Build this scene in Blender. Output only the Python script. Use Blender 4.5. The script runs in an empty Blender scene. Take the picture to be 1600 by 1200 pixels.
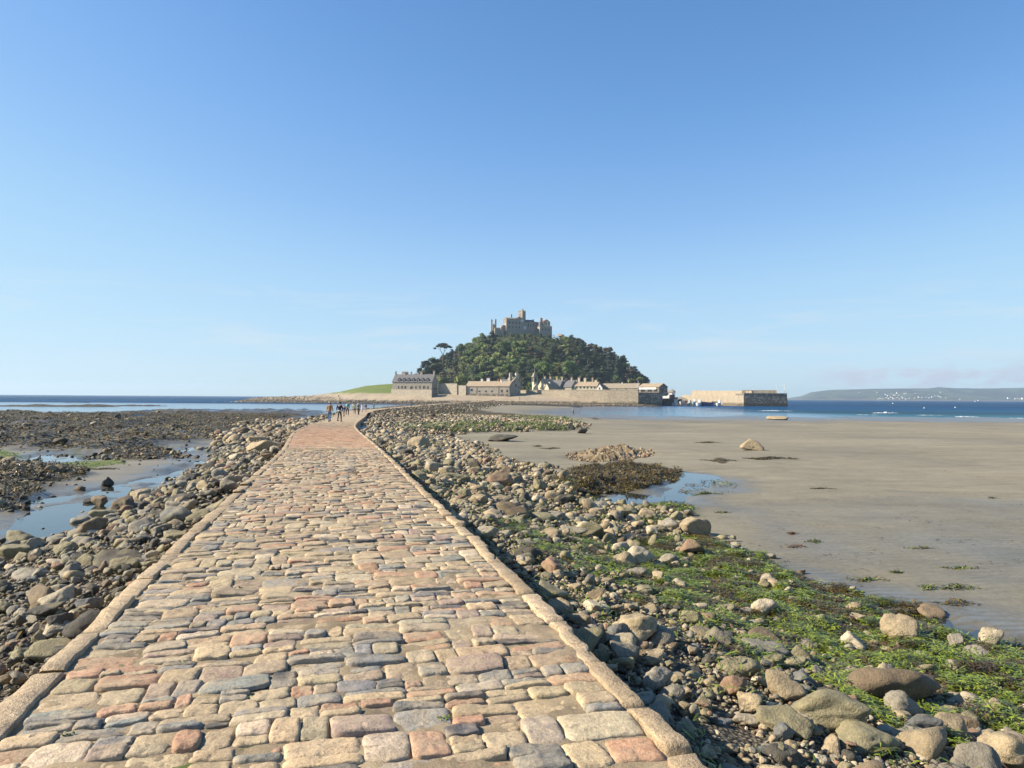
import bpy, bmesh, math, random
import numpy as np
from mathutils import Matrix, Vector
rng = np.random.default_rng(11)
random.seed(11)
scene = bpy.context.scene
COL = scene.collection
PI = math.pi
# ------------------------------------------------------------------ camera
FPX = 1156.0
CAM = np.array((0.0, 0.0, 1.6))
ROLL = math.atan(10 / 1600); PITCH = math.atan(21 / FPX)
_F = np.array((0, math.cos(PITCH), math.sin(PITCH)))
_U0 = np.array((0, -math.sin(PITCH), math.cos(PITCH)))
_R0 = np.array((1.0, 0, 0))
_R = _R0 * math.cos(ROLL) + _U0 * math.sin(ROLL)
_U = _U0 * math.cos(ROLL) - _R0 * math.sin(ROLL)
cam_data = bpy.data.cameras.new('camera')
cam = bpy.data.objects.new('camera', cam_data)
COL.objects.link(cam)
cam_data.sensor_width = 36.0
cam_data.lens = 36.0 * FPX / 1600
cam_data.clip_start = 0.05
cam_data.clip_end = 30000
m4 = Matrix.Identity(4)
for i in range(3):
    m4[i][0] = _R[i]; m4[i][1] = _U[i]; m4[i][2] = -_F[i]; m4[i][3] = CAM[i]
cam.matrix_world = m4
scene.camera = cam

def ray(px, py):
    d = _F + _R * ((px - 800) / FPX) - _U * ((py - 600) / FPX)
    return d / d[1]
def at(px, py, y):
    """the point at forward distance y seen at that place of the photograph"""
    return CAM + ray(px, py) * y
def on_z(px, py, z):
    d = ray(px, py)
    return CAM + d * ((z - CAM[2]) / d[2])
def to_px(x, y, z):
    p = np.stack([x - CAM[0], y - CAM[1], z - CAM[2]], -1)
    w = p @ _F
    return 800 + FPX * (p @ _R) / w, 600 - FPX * (p @ _U) / w

# ------------------------------------------------------------------ noise
def _hash(ix, iy, iz, seed):
    with np.errstate(over='ignore'):
        h = (ix.astype(np.int64).astype(np.uint32) * np.uint32(374761393) + iy.astype(np.int64).astype(np.uint32) * np.uint32(668265263)
             + iz.astype(np.int64).astype(np.uint32) * np.uint32(2246822519) + np.uint32((seed * 3266489917 + 12345) & 0xffffffff))
        h = (h ^ (h >> np.uint32(13))) * np.uint32(1274126177)
        h = (h ^ (h >> np.uint32(15))) * np.uint32(2654435761)
        h ^= h >> np.uint32(16)
    return h.astype(np.float64) / 4294967296.0
def vn2(x, y, seed=0):
    ix = np.floor(x); iy = np.floor(y); fx = x - ix; fy = y - iy
    fx = fx * fx * (3 - 2 * fx); fy = fy * fy * (3 - 2 * fy); z = np.zeros_like(ix)
    a = _hash(ix, iy, z, seed); b = _hash(ix + 1, iy, z, seed); c = _hash(ix, iy + 1, z, seed); d = _hash(ix + 1, iy + 1, z, seed)
    return (a * (1 - fx) + b * fx) * (1 - fy) + (c * (1 - fx) + d * fx) * fy * 1.0
def fbm2(x, y, seed=0, oct=4):
    s = 0; a = .5; t = 0
    for k in range(oct):
        s = s + a * vn2(x * 2 ** k + 17.3 * k, y * 2 ** k - 9.1 * k, seed + k); t += a; a *= .5
    return s / t * 2 - 1
def vn3(x, y, z, seed=0):
    ix = np.floor(x); iy = np.floor(y); iz = np.floor(z); fx = x - ix; fy = y - iy; fz = z - iz
    fx = fx * fx * (3 - 2 * fx); fy = fy * fy * (3 - 2 * fy); fz = fz * fz * (3 - 2 * fz)
    r = 0
    for dz in (0, 1):
        a = _hash(ix, iy, iz + dz, seed); b = _hash(ix + 1, iy, iz + dz, seed); c = _hash(ix, iy + 1, iz + dz, seed); d = _hash(ix + 1, iy + 1, iz + dz, seed)
        q = (a * (1 - fx) + b * fx) * (1 - fy) + (c * (1 - fx) + d * fx) * fy
        r = r + q * (fz if dz else 1 - fz)
    return r * 2 - 1
def sstep(a, b, x):
    t = np.clip((x - a) / (b - a), 0, 1)
    return t * t * (3 - 2 * t)
def psdf(P, x, y):
    """signed distance to a polygon, positive inside"""
    P = np.asarray(P)[:, :2]
    n = len(P); d2 = np.full(x.shape, 1e18); ins = np.zeros(x.shape, bool)
    for i in range(n):
        ax, ay = P[i]; bx, by = P[(i + 1) % n]
        ex = bx - ax; ey = by - ay
        t = np.clip(((x - ax) * ex + (y - ay) * ey) / (ex * ex + ey * ey + 1e-12), 0, 1)
        d2 = np.minimum(d2, (x - ax - t * ex) ** 2 + (y - ay - t * ey) ** 2)
        c = ((ay > y) != (by > y)) & (x < ex * (y - ay) / (ey if abs(ey) > 1e-12 else 1e-12) + ax)
        ins ^= c
    d = np.sqrt(d2)
    return np.where(ins, d, -d)

# ------------------------------------------------------------------ mesh helpers
def mesh_np(name, V, F, mat=None, col=None, smooth=True, uv=None, fattr=None):
    """F: array (n,3) or (n,4), or a list of such arrays"""
    Fs = [np.asarray(f, np.int32) for f in (F if isinstance(F, list) else [F]) if len(f)]
    me = bpy.data.meshes.new(name)
    V = np.asarray(V, np.float32)
    me.vertices.add(len(V)); me.vertices.foreach_set('co', V.ravel())
    loops = np.concatenate([f.ravel() for f in Fs]); sizes = np.concatenate([np.full(len(f), f.shape[1], np.int32) for f in Fs])
    me.loops.add(len(loops)); me.loops.foreach_set('vertex_index', loops)
    me.polygons.add(len(sizes)); starts = np.concatenate([[0], np.cumsum(sizes)[:-1]]).astype(np.int32)
    me.polygons.foreach_set('loop_start', starts); me.polygons.foreach_set('loop_total', sizes)
    me.polygons.foreach_set('use_smooth', np.full(len(sizes), smooth, bool))
    me.update(calc_edges=True)
    if col is not None:
        a = me.attributes.new('Col', 'FLOAT_COLOR', 'POINT')
        c = np.ones((len(V), 4), np.float32); c[:, :3] = col
        a.data.foreach_set('color', c.ravel())
    if fattr is not None:
        for k, arr in fattr.items():
            a = me.attributes.new(k, 'FLOAT', 'POINT'); a.data.foreach_set('value', np.asarray(arr, np.float32))
    if uv is not None:
        u = me.uv_layers.new(name='uv'); u.data.foreach_set('uv', np.asarray(uv, np.float32)[loops].ravel())
    if mat is not None:
        me.materials.append(mat)
    return me
def link(name, me, parent=None, loc=(0, 0, 0), rotz=0.0):
    o = bpy.data.objects.new(name, me); COL.objects.link(o)
    o.location = loc; o.rotation_euler = (0, 0, rotz)
    if parent: o.parent = parent
    return o
def tag(o, label=None, cat=None, group=None, kind=None):
    if label: o['label'] = label
    if cat: o['category'] = cat
    if group: o['group'] = group
    if kind: o['kind'] = kind
    return o
def thing(name, label, cat, loc=(0, 0, 0), rotz=0.0, group=None):
    o = bpy.data.objects.new(name, None); COL.objects.link(o)
    o.empty_display_size = .3
    o.location = tuple(float(v) for v in loc); o.rotation_euler = (0, 0, rotz)
    return tag(o, label, cat, group)
class MB:
    """collects boxes, roofs, tubes and builds them as one mesh object"""
    def __init__(s): s.v = []; s.f = []
    def add(s, vs, fs):
        k = len(s.v); s.v += [tuple(map(float, p)) for p in vs]; s.f += [tuple(i + k for i in f) for f in fs]; return s
    def box(s, x0, x1, y0, y1, z0, z1, tx=0, ty=0):
        return s.add([(x0, y0, z0), (x1, y0, z0), (x1, y1, z0), (x0, y1, z0), (x0 + tx, y0 + ty, z1), (x1 - tx, y0 + ty, z1), (x1 - tx, y1 - ty, z1), (x0 + tx, y1 - ty, z1)],
                     [(0, 3, 2, 1), (4, 5, 6, 7), (0, 1, 5, 4), (1, 2, 6, 5), (2, 3, 7, 6), (3, 0, 4, 7)])
    def extrude(s, poly, axis, a, b):
        """poly in (u,z), pushed along the other horizontal axis from a to b"""
        n = len(poly); P = (lambda u, w, z: (w, u, z)) if axis == 'x' else (lambda u, w, z: (u, w, z))
        vs = [P(u, a, z) for u, z in poly] + [P(u, b, z) for u, z in poly]
        fs = [tuple(range(n))[::-1], tuple(range(n, 2 * n))] + [(i, (i + 1) % n, n + (i + 1) % n, n + i) for i in range(n)]
        return s.add(vs, fs)
    def gabled(s, x0, x1, y0, y1, z0, z1, zr, axis='x'):
        a, b, c, d = (y0, y1, x0, x1) if axis == 'x' else (x0, x1, y0, y1)
        return s.extrude([(a, z0), (b, z0), (b, z1), ((a + b) / 2, zr), (a, z1)], axis, c, d)
    def roof(s, x0, x1, y0, y1, z1, zr, axis='x', over=.35, th=.25, lift=.02):
        a, b, c, d = (y0, y1, x0, x1) if axis == 'x' else (x0, x1, y0, y1)
        m = (a + b) / 2; k = (zr - z1) / (m - a) * over
        for q in (-1, 1):
            e = (a - over) if q < 0 else (b + over)
            p = [(e, z1 - k + lift), (m, zr + lift), (m, zr + lift + th), (e, z1 - k + lift + th)]
            s.extrude(p if q > 0 else p[::-1], axis, c - over * .6, d + over * .6)
        return s
    def tube(s, p0, p1, r0, r1=None, n=8, cap=True):
        r1 = r0 if r1 is None else r1
        p0 = Vector(p0); p1 = Vector(p1); d = (p1 - p0).normalized()
        u = d.orthogonal().normalized(); w = d.cross(u); k = len(s.v)
        vs = []
        for p, r in ((p0, r0), (p1, r1)):
            for i in range(n):
                t = 2 * PI * i / n; vs.append(tuple(p + (u * math.cos(t) + w * math.sin(t)) * r))
        fs = [(i, (i + 1) % n, n + (i + 1) % n, n + i) for i in range(n)]
        if cap: fs += [tuple(range(n))[::-1], tuple(range(n, 2 * n))]
        return s.add(vs, fs)
    def lathe(s, prof, cx=0, cy=0, n=10):
        vs = []; fs = []
        for r, z in prof:
            for i in range(n):
                t = 2 * PI * i / n; vs.append((cx + r * math.cos(t), cy + r * math.sin(t), z))
        for j in range(len(prof) - 1):
            for i in range(n):
                fs.append((j * n + i, j * n + (i + 1) % n, (j + 1) * n + (i + 1) % n, (j + 1) * n + i))
        fs += [tuple(range(n))[::-1], tuple(range((len(prof) - 1) * n, len(prof) * n))]
        return s.add(vs, fs)
    def mesh(s, name, mat, smooth=False):
        me = bpy.data.meshes.new(name); me.from_pydata(s.v, [], s.f)
        if smooth: me.polygons.foreach_set('use_smooth', [True] * len(me.polygons))
        me.update()
        bm = bmesh.new(); bm.from_mesh(me); bmesh.ops.recalc_face_normals(bm, faces=bm.faces); bm.to_mesh(me); bm.free()
        if mat: me.materials.append(mat)
        return me
    def build(s, name, mat, parent=None, loc=(0, 0, 0), rotz=0, smooth=False):
        return link(name, s.mesh(name, mat, smooth), parent, loc, rotz)

# ------------------------------------------------------------------ materials
class NT:
    def __init__(s, name):
        s.m = bpy.data.materials.new(name); s.m.use_nodes = True
        s.t = s.m.node_tree; s.n = s.t.nodes; s.l = s.t.links; s.b = s.n['Principled BSDF']
    def put(s, sock, v):
        if isinstance(v, bpy.types.NodeSocket): s.l.new(v, sock)
        elif isinstance(v, (tuple, list)):
            sock.default_value = (*v, 1.0) if len(v) == 3 and sock.type == 'RGBA' else v
        else: sock.default_value = v
    def node(s, typ, ins=None, **kw):
        n = s.n.new(typ)
        for k, v in kw.items(): setattr(n, k, v)
        for k, v in (ins or {}).items(): s.put(n.inputs[k], v)
        return n
    def pos(s): return s.node('ShaderNodeNewGeometry').outputs['Position']
    def obj(s): return s.node('ShaderNodeTexCoord').outputs['Object']
    def scale(s, vec, sc):
        return s.node('ShaderNodeVectorMath', {0: vec, 1: sc}, operation='MULTIPLY').outputs[0]
    def noise(s, vec, scale, detail=3, rough=.55, dist=0.0):
        return s.node('ShaderNodeTexNoise', {'Vector': vec, 'Scale': scale, 'Detail': detail, 'Roughness': rough, 'Distortion': dist}).outputs['Fac']
    def mix(s, f, a, b, mode='MIX'):
        n = s.node('ShaderNodeMix', data_type='RGBA', blend_type=mode)
        s.put(n.inputs[0], f); s.put(n.inputs[6], a); s.put(n.inputs[7], b)
        return n.outputs[2]
    def math(s, op, a, b=0.0, clamp=False):
        n = s.node('ShaderNodeMath', operation=op, use_clamp=clamp)
        s.put(n.inputs[0], a); s.put(n.inputs[1], b); return n.outputs[0]
    def maprange(s, v, a, b, c=0.0, d=1.0, smooth=True):
        n = s.node('ShaderNodeMapRange', {'Value': v, 'From Min': a, 'From Max': b, 'To Min': c, 'To Max': d}, interpolation_type='SMOOTHSTEP' if smooth else 'LINEAR')
        return n.outputs[0]
    def ramp(s, f, stops):
        n = s.node('ShaderNodeValToRGB', {'Fac': f}); e = n.color_ramp.elements
        while len(e) < len(stops): e.new(.5)
        for i, (p, c) in enumerate(stops): e[i].position = p; e[i].color = (*c, 1)
        return n.outputs[0]
    def attr(s, name='Col'):
        return s.node('ShaderNodeAttribute', attribute_name=name)
    def objcol(s): return s.node('ShaderNodeObjectInfo').outputs['Color']
    def gain(s, c, v):
        """colour times a value"""
        n = s.node('ShaderNodeVectorMath', operation='SCALE'); s.put(n.inputs[0], c); s.put(n.inputs['Scale'], v)
        return n.outputs[0]
    def bump(s, h, strength=.5, dist=.02, normal=None):
        ins = {'Height': h, 'Strength': strength, 'Distance': dist}
        if normal is not None: ins['Normal'] = normal
        return s.node('ShaderNodeBump', ins).outputs[0]
    def out(s, col, rough=.8, normal=None, spec=.4, k=.76, **kw):
        col = s.gain(col, k)
        s.put(s.b.inputs['Base Color'], col); s.put(s.b.inputs['Roughness'], rough); s.put(s.b.inputs['Specular IOR Level'], spec)
        if normal is not None: s.put(s.b.inputs['Normal'], normal)
        for k, v in kw.items(): s.put(s.b.inputs[k.replace('_', ' ')], v)
        return s.m
def plain(name, col, rough=.8, nscale=None, namp=.35, bump=0.0, bscale=None, spec=.35, metal=0.0):
    t = NT(name); p = t.obj(); c = col
    if nscale:
        f = t.noise(p, nscale, 4, .6); c = t.gain(col, t.maprange(f, .25, .75, 1 - namp, 1 + namp, False))
    nrm = t.bump(t.noise(p, bscale or (nscale or 5) * 3, 3), .6, bump) if bump else None
    return t.out(c, rough, nrm, spec, Metallic=metal)
def objcolored(name, rough=.75, nscale=None, namp=.25, spec=.3):
    t = NT(name); c = t.objcol()
    if nscale: c = t.gain(c, t.maprange(t.noise(t.obj(), nscale, 3), .25, .75, 1 - namp, 1 + namp, False))
    return t.out(c, rough, None, spec)
# ------------------------------------------------------------------ the lie of the land
SEA_Z = -2.9
def zbase(x, y):
    return np.interp(y, [-10, 0, 8, 25, 60, 100, 160, 200, 250, 600, 900, 7200], [-.9, -.92, -1.0, -1.15, -1.6, -2.1, -2.72, -2.98, -3.2, -3.4, -6, -9])
def zroad(y):
    return np.interp(y, [-10, 8, 25, 55, 75, 105, 150, 200, 300, 400, 440, 475], [0, 0, -.18, -.58, -.82, -.84, -1.55, -1.75, -1.35, -.95, -.5, .6])
def ground_px(px, py, extra=0.0):
    """where the line of sight through that place of the photo meets the open beach"""
    y = 10.0
    d = ray(px, py)
    for _ in range(60):
        z = float(zbase(0, y)) + extra
        y2 = (z - 1.6) / d[2] if d[2] < -1e-4 else 400.0
        y2 = min(max(y2, .5), 400)
        y = .5 * y + .5 * y2
    return np.array((d[0] * y, y))
def road_px(px, py):
    y = 30.0; d = ray(px, py)
    for _ in range(80):
        y = .6 * y + .4 * min((float(zroad(y)) - 1.6) / d[2], 480)
    return np.array((d[0] * y, y))
def gpoly(pts, extra=0.0): return np.array([ground_px(a, b, extra) for a, b in pts])
# causeway edges
SL = -.2413
near = np.array([-7.0, 0.0, 8.0, 16.0, 24.0])
Ledge = [np.array((-1.69 + SL * d, d)) for d in near]; Redge = [np.array((1.65 + SL * d, d)) for d in near]
for L, R in (((452, 683), (573, 683)), ((460, 674), (562, 674)), ((480, 665), (556, 665)), ((507, 656), (563, 657)), ((523, 648.5), (572, 649.5)), ((537, 643), (580, 644))):
    Ledge.append(road_px(*L)); Redge.append(road_px(*R))
cen = [road_px(*p) for p in ((592, 639.4), (645, 634.7), (708, 629.6), (762, 626.2), (800, 623.4))]
prev = (Ledge[-1] + Redge[-1]) / 2
for i, c in enumerate(cen):
    nx = cen[min(i + 1, len(cen) - 1)] - prev; nx = nx / np.linalg.norm(nx); nr = np.array((nx[1], -nx[0]))
    Ledge.append(c - nr * 2.0); Redge.append(c + nr * 2.0); prev = c
Ledge = np.array(Ledge); Redge = np.array(Redge)
def smooth_poly(P, n):
    """Catmull-Rom through the points, n per span"""
    out = []
    for i in range(len(P) - 1):
        p0 = P[max(i - 1, 0)]; p1 = P[i]; p2 = P[i + 1]; p3 = P[min(i + 2, len(P) - 1)]
        for t in np.linspace(0, 1, n, endpoint=False):
            out.append(.5 * (2 * p1 + (p2 - p0) * t + (2 * p0 - 5 * p1 + 4 * p2 - p3) * t * t + (3 * p1 - p0 - 3 * p2 + p3) * t ** 3))
    return np.array(out + [P[-1]])
LE = smooth_poly(Ledge, 6); RE = smooth_poly(Redge, 6)
ROAD = np.concatenate([LE, RE[::-1]])
ROAD_C = np.concatenate([Ledge[::1], Redge[::-1]])

# zones of the beach (outlines taken from image pixels, cast onto the ground)
Z_STONES_R = gpoly([(560, 700), (640, 800), (700, 905), (780, 1012), (900, 1230), (900, 1700), (2300, 1700), (1900, 1180), (1700, 1080), (1500, 1000), (1330, 1000), (1200, 960), (1120, 930), (1060, 900), (1095, 860), (1055, 830), (1070, 805), (990, 790), (930, 775), (880, 745), (830, 728), (770, 712), (745, 697), (700, 682), (640, 678), (570, 676)])
Z_GREEN = gpoly([(770, 850), (850, 848), (960, 850), (1020, 838), (1100, 842), (1180, 868), (1255, 903), (1400, 942), (1500, 985), (1640, 1012), (1900, 1110), (1560, 1100), (1330, 1060), (1150, 1010), (1020, 985), (930, 960), (830, 930)])
Z_GREEN2 = gpoly([(985, 787), (1060, 785), (1088, 805), (1020, 822), (975, 812)])
Z_GREEN3 = gpoly([(1010, 900), (1120, 905), (1300, 985), (1600, 1060), (1750, 1200), (1500, 1200), (1180, 1130), (1060, 1000)])
Z_BROWN = gpoly([(865, 757), (900, 733), (980, 727), (1062, 735), (1058, 745), (1005, 764), (895, 772)])
Z_REEF = gpoly([(884, 716), (905, 706), (960, 700), (1005, 704), (1020, 712), (985, 719), (925, 722)])
Z_FAR_R = gpoly([(560, 672), (575, 655), (588, 643), (700, 640), (760, 646), (870, 655), (905, 664), (885, 673), (700, 679), (625, 682)])
Z_STONES_L = gpoly([(-500, 1700), (150, 1150), (220, 1012), (290, 925), (430, 732), (457, 700), (480, 668), (520, 655), (505, 645), (440, 650), (385, 664), (345, 690), (335, 725), (275, 755), (235, 790), (150, 828), (20, 850), (-300, 890), (-1200, 1100)])
Z_WEED_L = gpoly([(-300, 646), (0, 646), (110, 648), (180, 645), (260, 642), (480, 640), (520, 644), (420, 655), (365, 682), (290, 692), (255, 702), (120, 706), (0, 703), (-300, 703)])
Z_WEED_L2 = gpoly([(-400, 724), (0, 722), (60, 731), (140, 738), (110, 746), (66, 756), (45, 775), (0, 798), (-400, 830)])
Z_STRIP_L = gpoly([(165, 706), (230, 703), (290, 709), (285, 716), (210, 720), (160, 716)])
Z_FLAT_GREEN = [gpoly([(75, 726), (120, 718), (186, 719), (190, 726), (130, 733), (80, 736)]), gpoly([(-60, 711), (0, 707), (30, 710), (25, 717), (-60, 722)]), gpoly([(95, 709), (125, 706), (130, 712), (105, 713)])]
Z_SANDMIX = gpoly([(1090, 745), (1140, 752), (1165, 762), (1140, 770), (1080, 772), (1065, 766)])
# standing water: outline, depth of the hollow
POOLS = [gpoly(p) for p in (
    [(1018, 778), (1036, 762), (1048, 750), (1078, 738), (1106, 742), (1120, 752), (1098, 764), (1078, 774), (1066, 784), (1040, 784)],
    [(944, 758), (962, 754), (985, 764), (1024, 770), (1020, 782), (985, 788), (930, 780), (905, 783), (898, 774)],
    [(1252, 900), (1300, 914), (1368, 930), (1430, 950), (1490, 958), (1580, 988), (1700, 1010), (1700, 1046), (1560, 1012), (1480, 985), (1400, 962), (1330, 940), (1270, 925)],
    [(-300, 830), (-20, 832), (22, 806), (90, 778), (150, 770), (205, 778), (195, 800), (140, 824), (90, 840), (20, 850), (-300, 880)],
    [(30, 792), (70, 772), (130, 766), (200, 752), (236, 744), (264, 742), (252, 764), (205, 776), (150, 770), (70, 784)],
    [(262, 707), (296, 701), (338, 708), (334, 716), (318, 722), (338, 728), (290, 742), (252, 752), (228, 752), (262, 736), (296, 724)],
    [(30, 714), (90, 706), (150, 708), (168, 714), (140, 718), (84, 722)],
    [(166, 678), (186, 675), (236, 676), (232, 681), (200, 683), (176, 682)],
    [(940, 848), (975, 842), (1020, 850), (1030, 862), (990, 872), (950, 866)],
    [(170, 654), (230, 651), (300, 652), (330, 654), (280, 658), (200, 658)])]
POOL_Z = []
def shore_y(x):
    return np.interp(x, [-400, -235, -198, -123, -68, -30, 77, 86, 92, 145, 160, 400], [1200, 640, 520, 488, 452, 350, 345, 436, 450, 450, 700, 2000])
def island(x, y):
    H = np.interp(x, [-235, -205, -188, -125, -108, -20, 20, 76, 82, 93, 100, 140, 165], [-3.6, -2.2, .6, 2.3, 3.9, 3.9, 4.6, 5.4, -2.6, -2.6, 4.0, 3.0, -3.6])
    D = y - shore_y(x); flat = np.interp(x, [-68, -30, 79, 85], [0, 1, 1, 0])
    hi_ = np.clip((y - np.interp(x, [-198, -123, -63, 0, 75], [520, 488, 450, 441, 436])) / 38, 0, 1)
    D1 = y - np.where(x < 77, np.interp(x, [-400, -235, -198, -123, -63, 0, 77], [1200, 640, 520, 488, 450, 441, 436]), shore_y(x))
    t1 = .45 * sstep(0, 36, D1) + .55 * np.clip(D1 / 36, 0, 1)
    z1 = -3.3 + (H + 3.3) * t1
    z2 = np.interp(D, [0, 12, 60, 100], [-3.3, -2.78, -2.5, -2.2]) + (H + 2.2) * (.5 * hi_ + .5 * hi_ * hi_ * (3 - 2 * hi_))
    z = z1 * (1 - flat) + z2 * flat
    hb = (x > 90) & (x < 150)
    z = np.where(hb, np.interp(y, [452, 500, 545, 566], [-3.3, -2.35, -1.5, 2.5]), z)
    back = 1 - sstep(720, 800, y)
    return np.where(y > shore_y(x), -3.3 + (z + 3.3) * back, -9.0) + np.where(y > shore_y(x), 7.2 * sstep(-156, -84, x) * sstep(500, 545, y) * (1 - sstep(-60, -30, x)) * back, 0)
PZ = {}
def G(x, y, detail=True):
    """ground height"""
    x = np.asarray(x, float); y = np.asarray(y, float)
    z = zbase(x, y)
    if detail:
        z = z + .05 * fbm2(x / 7, y / 9, 3, 3) * np.clip(y / 10, .3, 3)
        w = (np.clip(y, 0, 200) > 30) & (y < 260)
        if w.any():
            xi, yi = x[w], y[w]
            m = sstep(-3, 3, psdf(Z_WEED_L, xi, yi))
            z[w] += m * (.22 + .62 * fbm2(xi / 2.4, yi / 4, 5, 5) + .5 * np.clip(fbm2(xi / 14, yi / 20, 8, 2), 0, 1))
            m = sstep(-2, 3, psdf(Z_FAR_R, xi, yi)); z[w] += m * (.35 + .25 * fbm2(xi / 3, yi / 4, 6, 3))
        w = (y > 8) & (y < 60)
        if w.any():
            xi, yi = x[w], y[w]
            z[w] += sstep(-.5, 1.2, psdf(Z_BROWN, xi, yi)) * (.18 + .12 * fbm2(xi / .9, yi / .9, 9, 3))
            z[w] += sstep(-.6, 1.0, psdf(Z_REEF, xi, yi)) * -.15
            z[w] += sstep(-.8, 1.5, psdf(Z_WEED_L2, xi, yi)) * (.16 + .22 * fbm2(xi / 1.1, yi / 1.4, 12, 4))
            z[w] += sstep(-.5, 1.0, psdf(Z_STRIP_L, xi, yi)) * (.12 + .15 * fbm2(xi / 1.1, yi / 1.1, 13, 3))
    # a sandy rise on either side of the far causeway
    w = (y > 90) & (y < 460)
    if w.any():
        e = -psdf(ROAD_C, x[w], y[w])
        rt_ = x[w] > np.interp(y[w], np.concatenate([(Ledge[:, 1] + Redge[:, 1]) / 2]), (Ledge[:, 0] + Redge[:, 0]) / 2)
        rise = np.where(rt_, .42 * sstep(0, 30, e) + .36 * sstep(30, 52, e) + 2.5 * sstep(50, 75, e), 2.6 * sstep(0, 20, e))
        z[w] = np.maximum(z[w], (zroad(y[w]) - np.interp(y[w], [100, 150, 420], [.75, .18, .3])) - rise * np.interp(y[w], [100, 150], [1, 1.15]) + .12 * fbm2(x[w] / 5, y[w] / 9, 21, 3))
    w = (y > -9) & (y < 100)
    if w.any():
        e = -psdf(ROAD_C, x[w], y[w]); zr = zroad(y[w])
        Lb = np.interp(y[w], [0, 20, 60, 100], [3.6, 4.2, 7, 9])
        bank = zr - .42 + .05 * fbm2(x[w] / .5, y[w] / .5, 31, 2)
        t = sstep(0, 1, e / Lb)
        z[w] = np.where(e < 0, zr - .4, np.maximum(z[w], bank * (1 - t) + (z[w] - .02) * t))
    for k, P in enumerate(POOLS):
        lo = P.min(0) - 3; hi = P.max(0) + 3
        w = (x > lo[0]) & (x < hi[0]) & (y > lo[1]) & (y < hi[1])
        if w.any() and k in PZ:
            sc = PZ[k][1]
            d = psdf(P, x[w], y[w]) + sc * .9 * fbm2(x[w] / (sc * 2.2), y[w] / (sc * 2.2), 40 + k, 4)
            t = sstep(-sc, sc * .9, d)
            z[w] = z[w] * (1 - t) + ((lambda q: q if k in (3, 4, 5) else np.minimum(z[w], q))(PZ[k][0] - (.022 if k in (3, 4, 5) else .04) + (.17 if k in (3, 4, 5) else .06) * fbm2(x[w] / (sc * 1.9), y[w] / (sc * 2.2), 60 + k, 4))) * t
    w = y > 400
    if w.any():
        z[w] = np.maximum(z[w], island(x[w], y[w]) + .3 * fbm2(x[w] / 6, y[w] / 6, 33, 3))
    return z
for k, P in enumerate(POOLS):
    size = np.sqrt(abs(sum(P[i][0] * P[(i + 1) % len(P)][1] - P[(i + 1) % len(P)][0] * P[i][1] for i in range(len(P)))) / 2)
    c = P[(P[:, 1] < 300)].mean(0)
    PZ[k] = (float(zbase(0, c[1])) - .05, min(max(size * .1, .15), .9))

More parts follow.
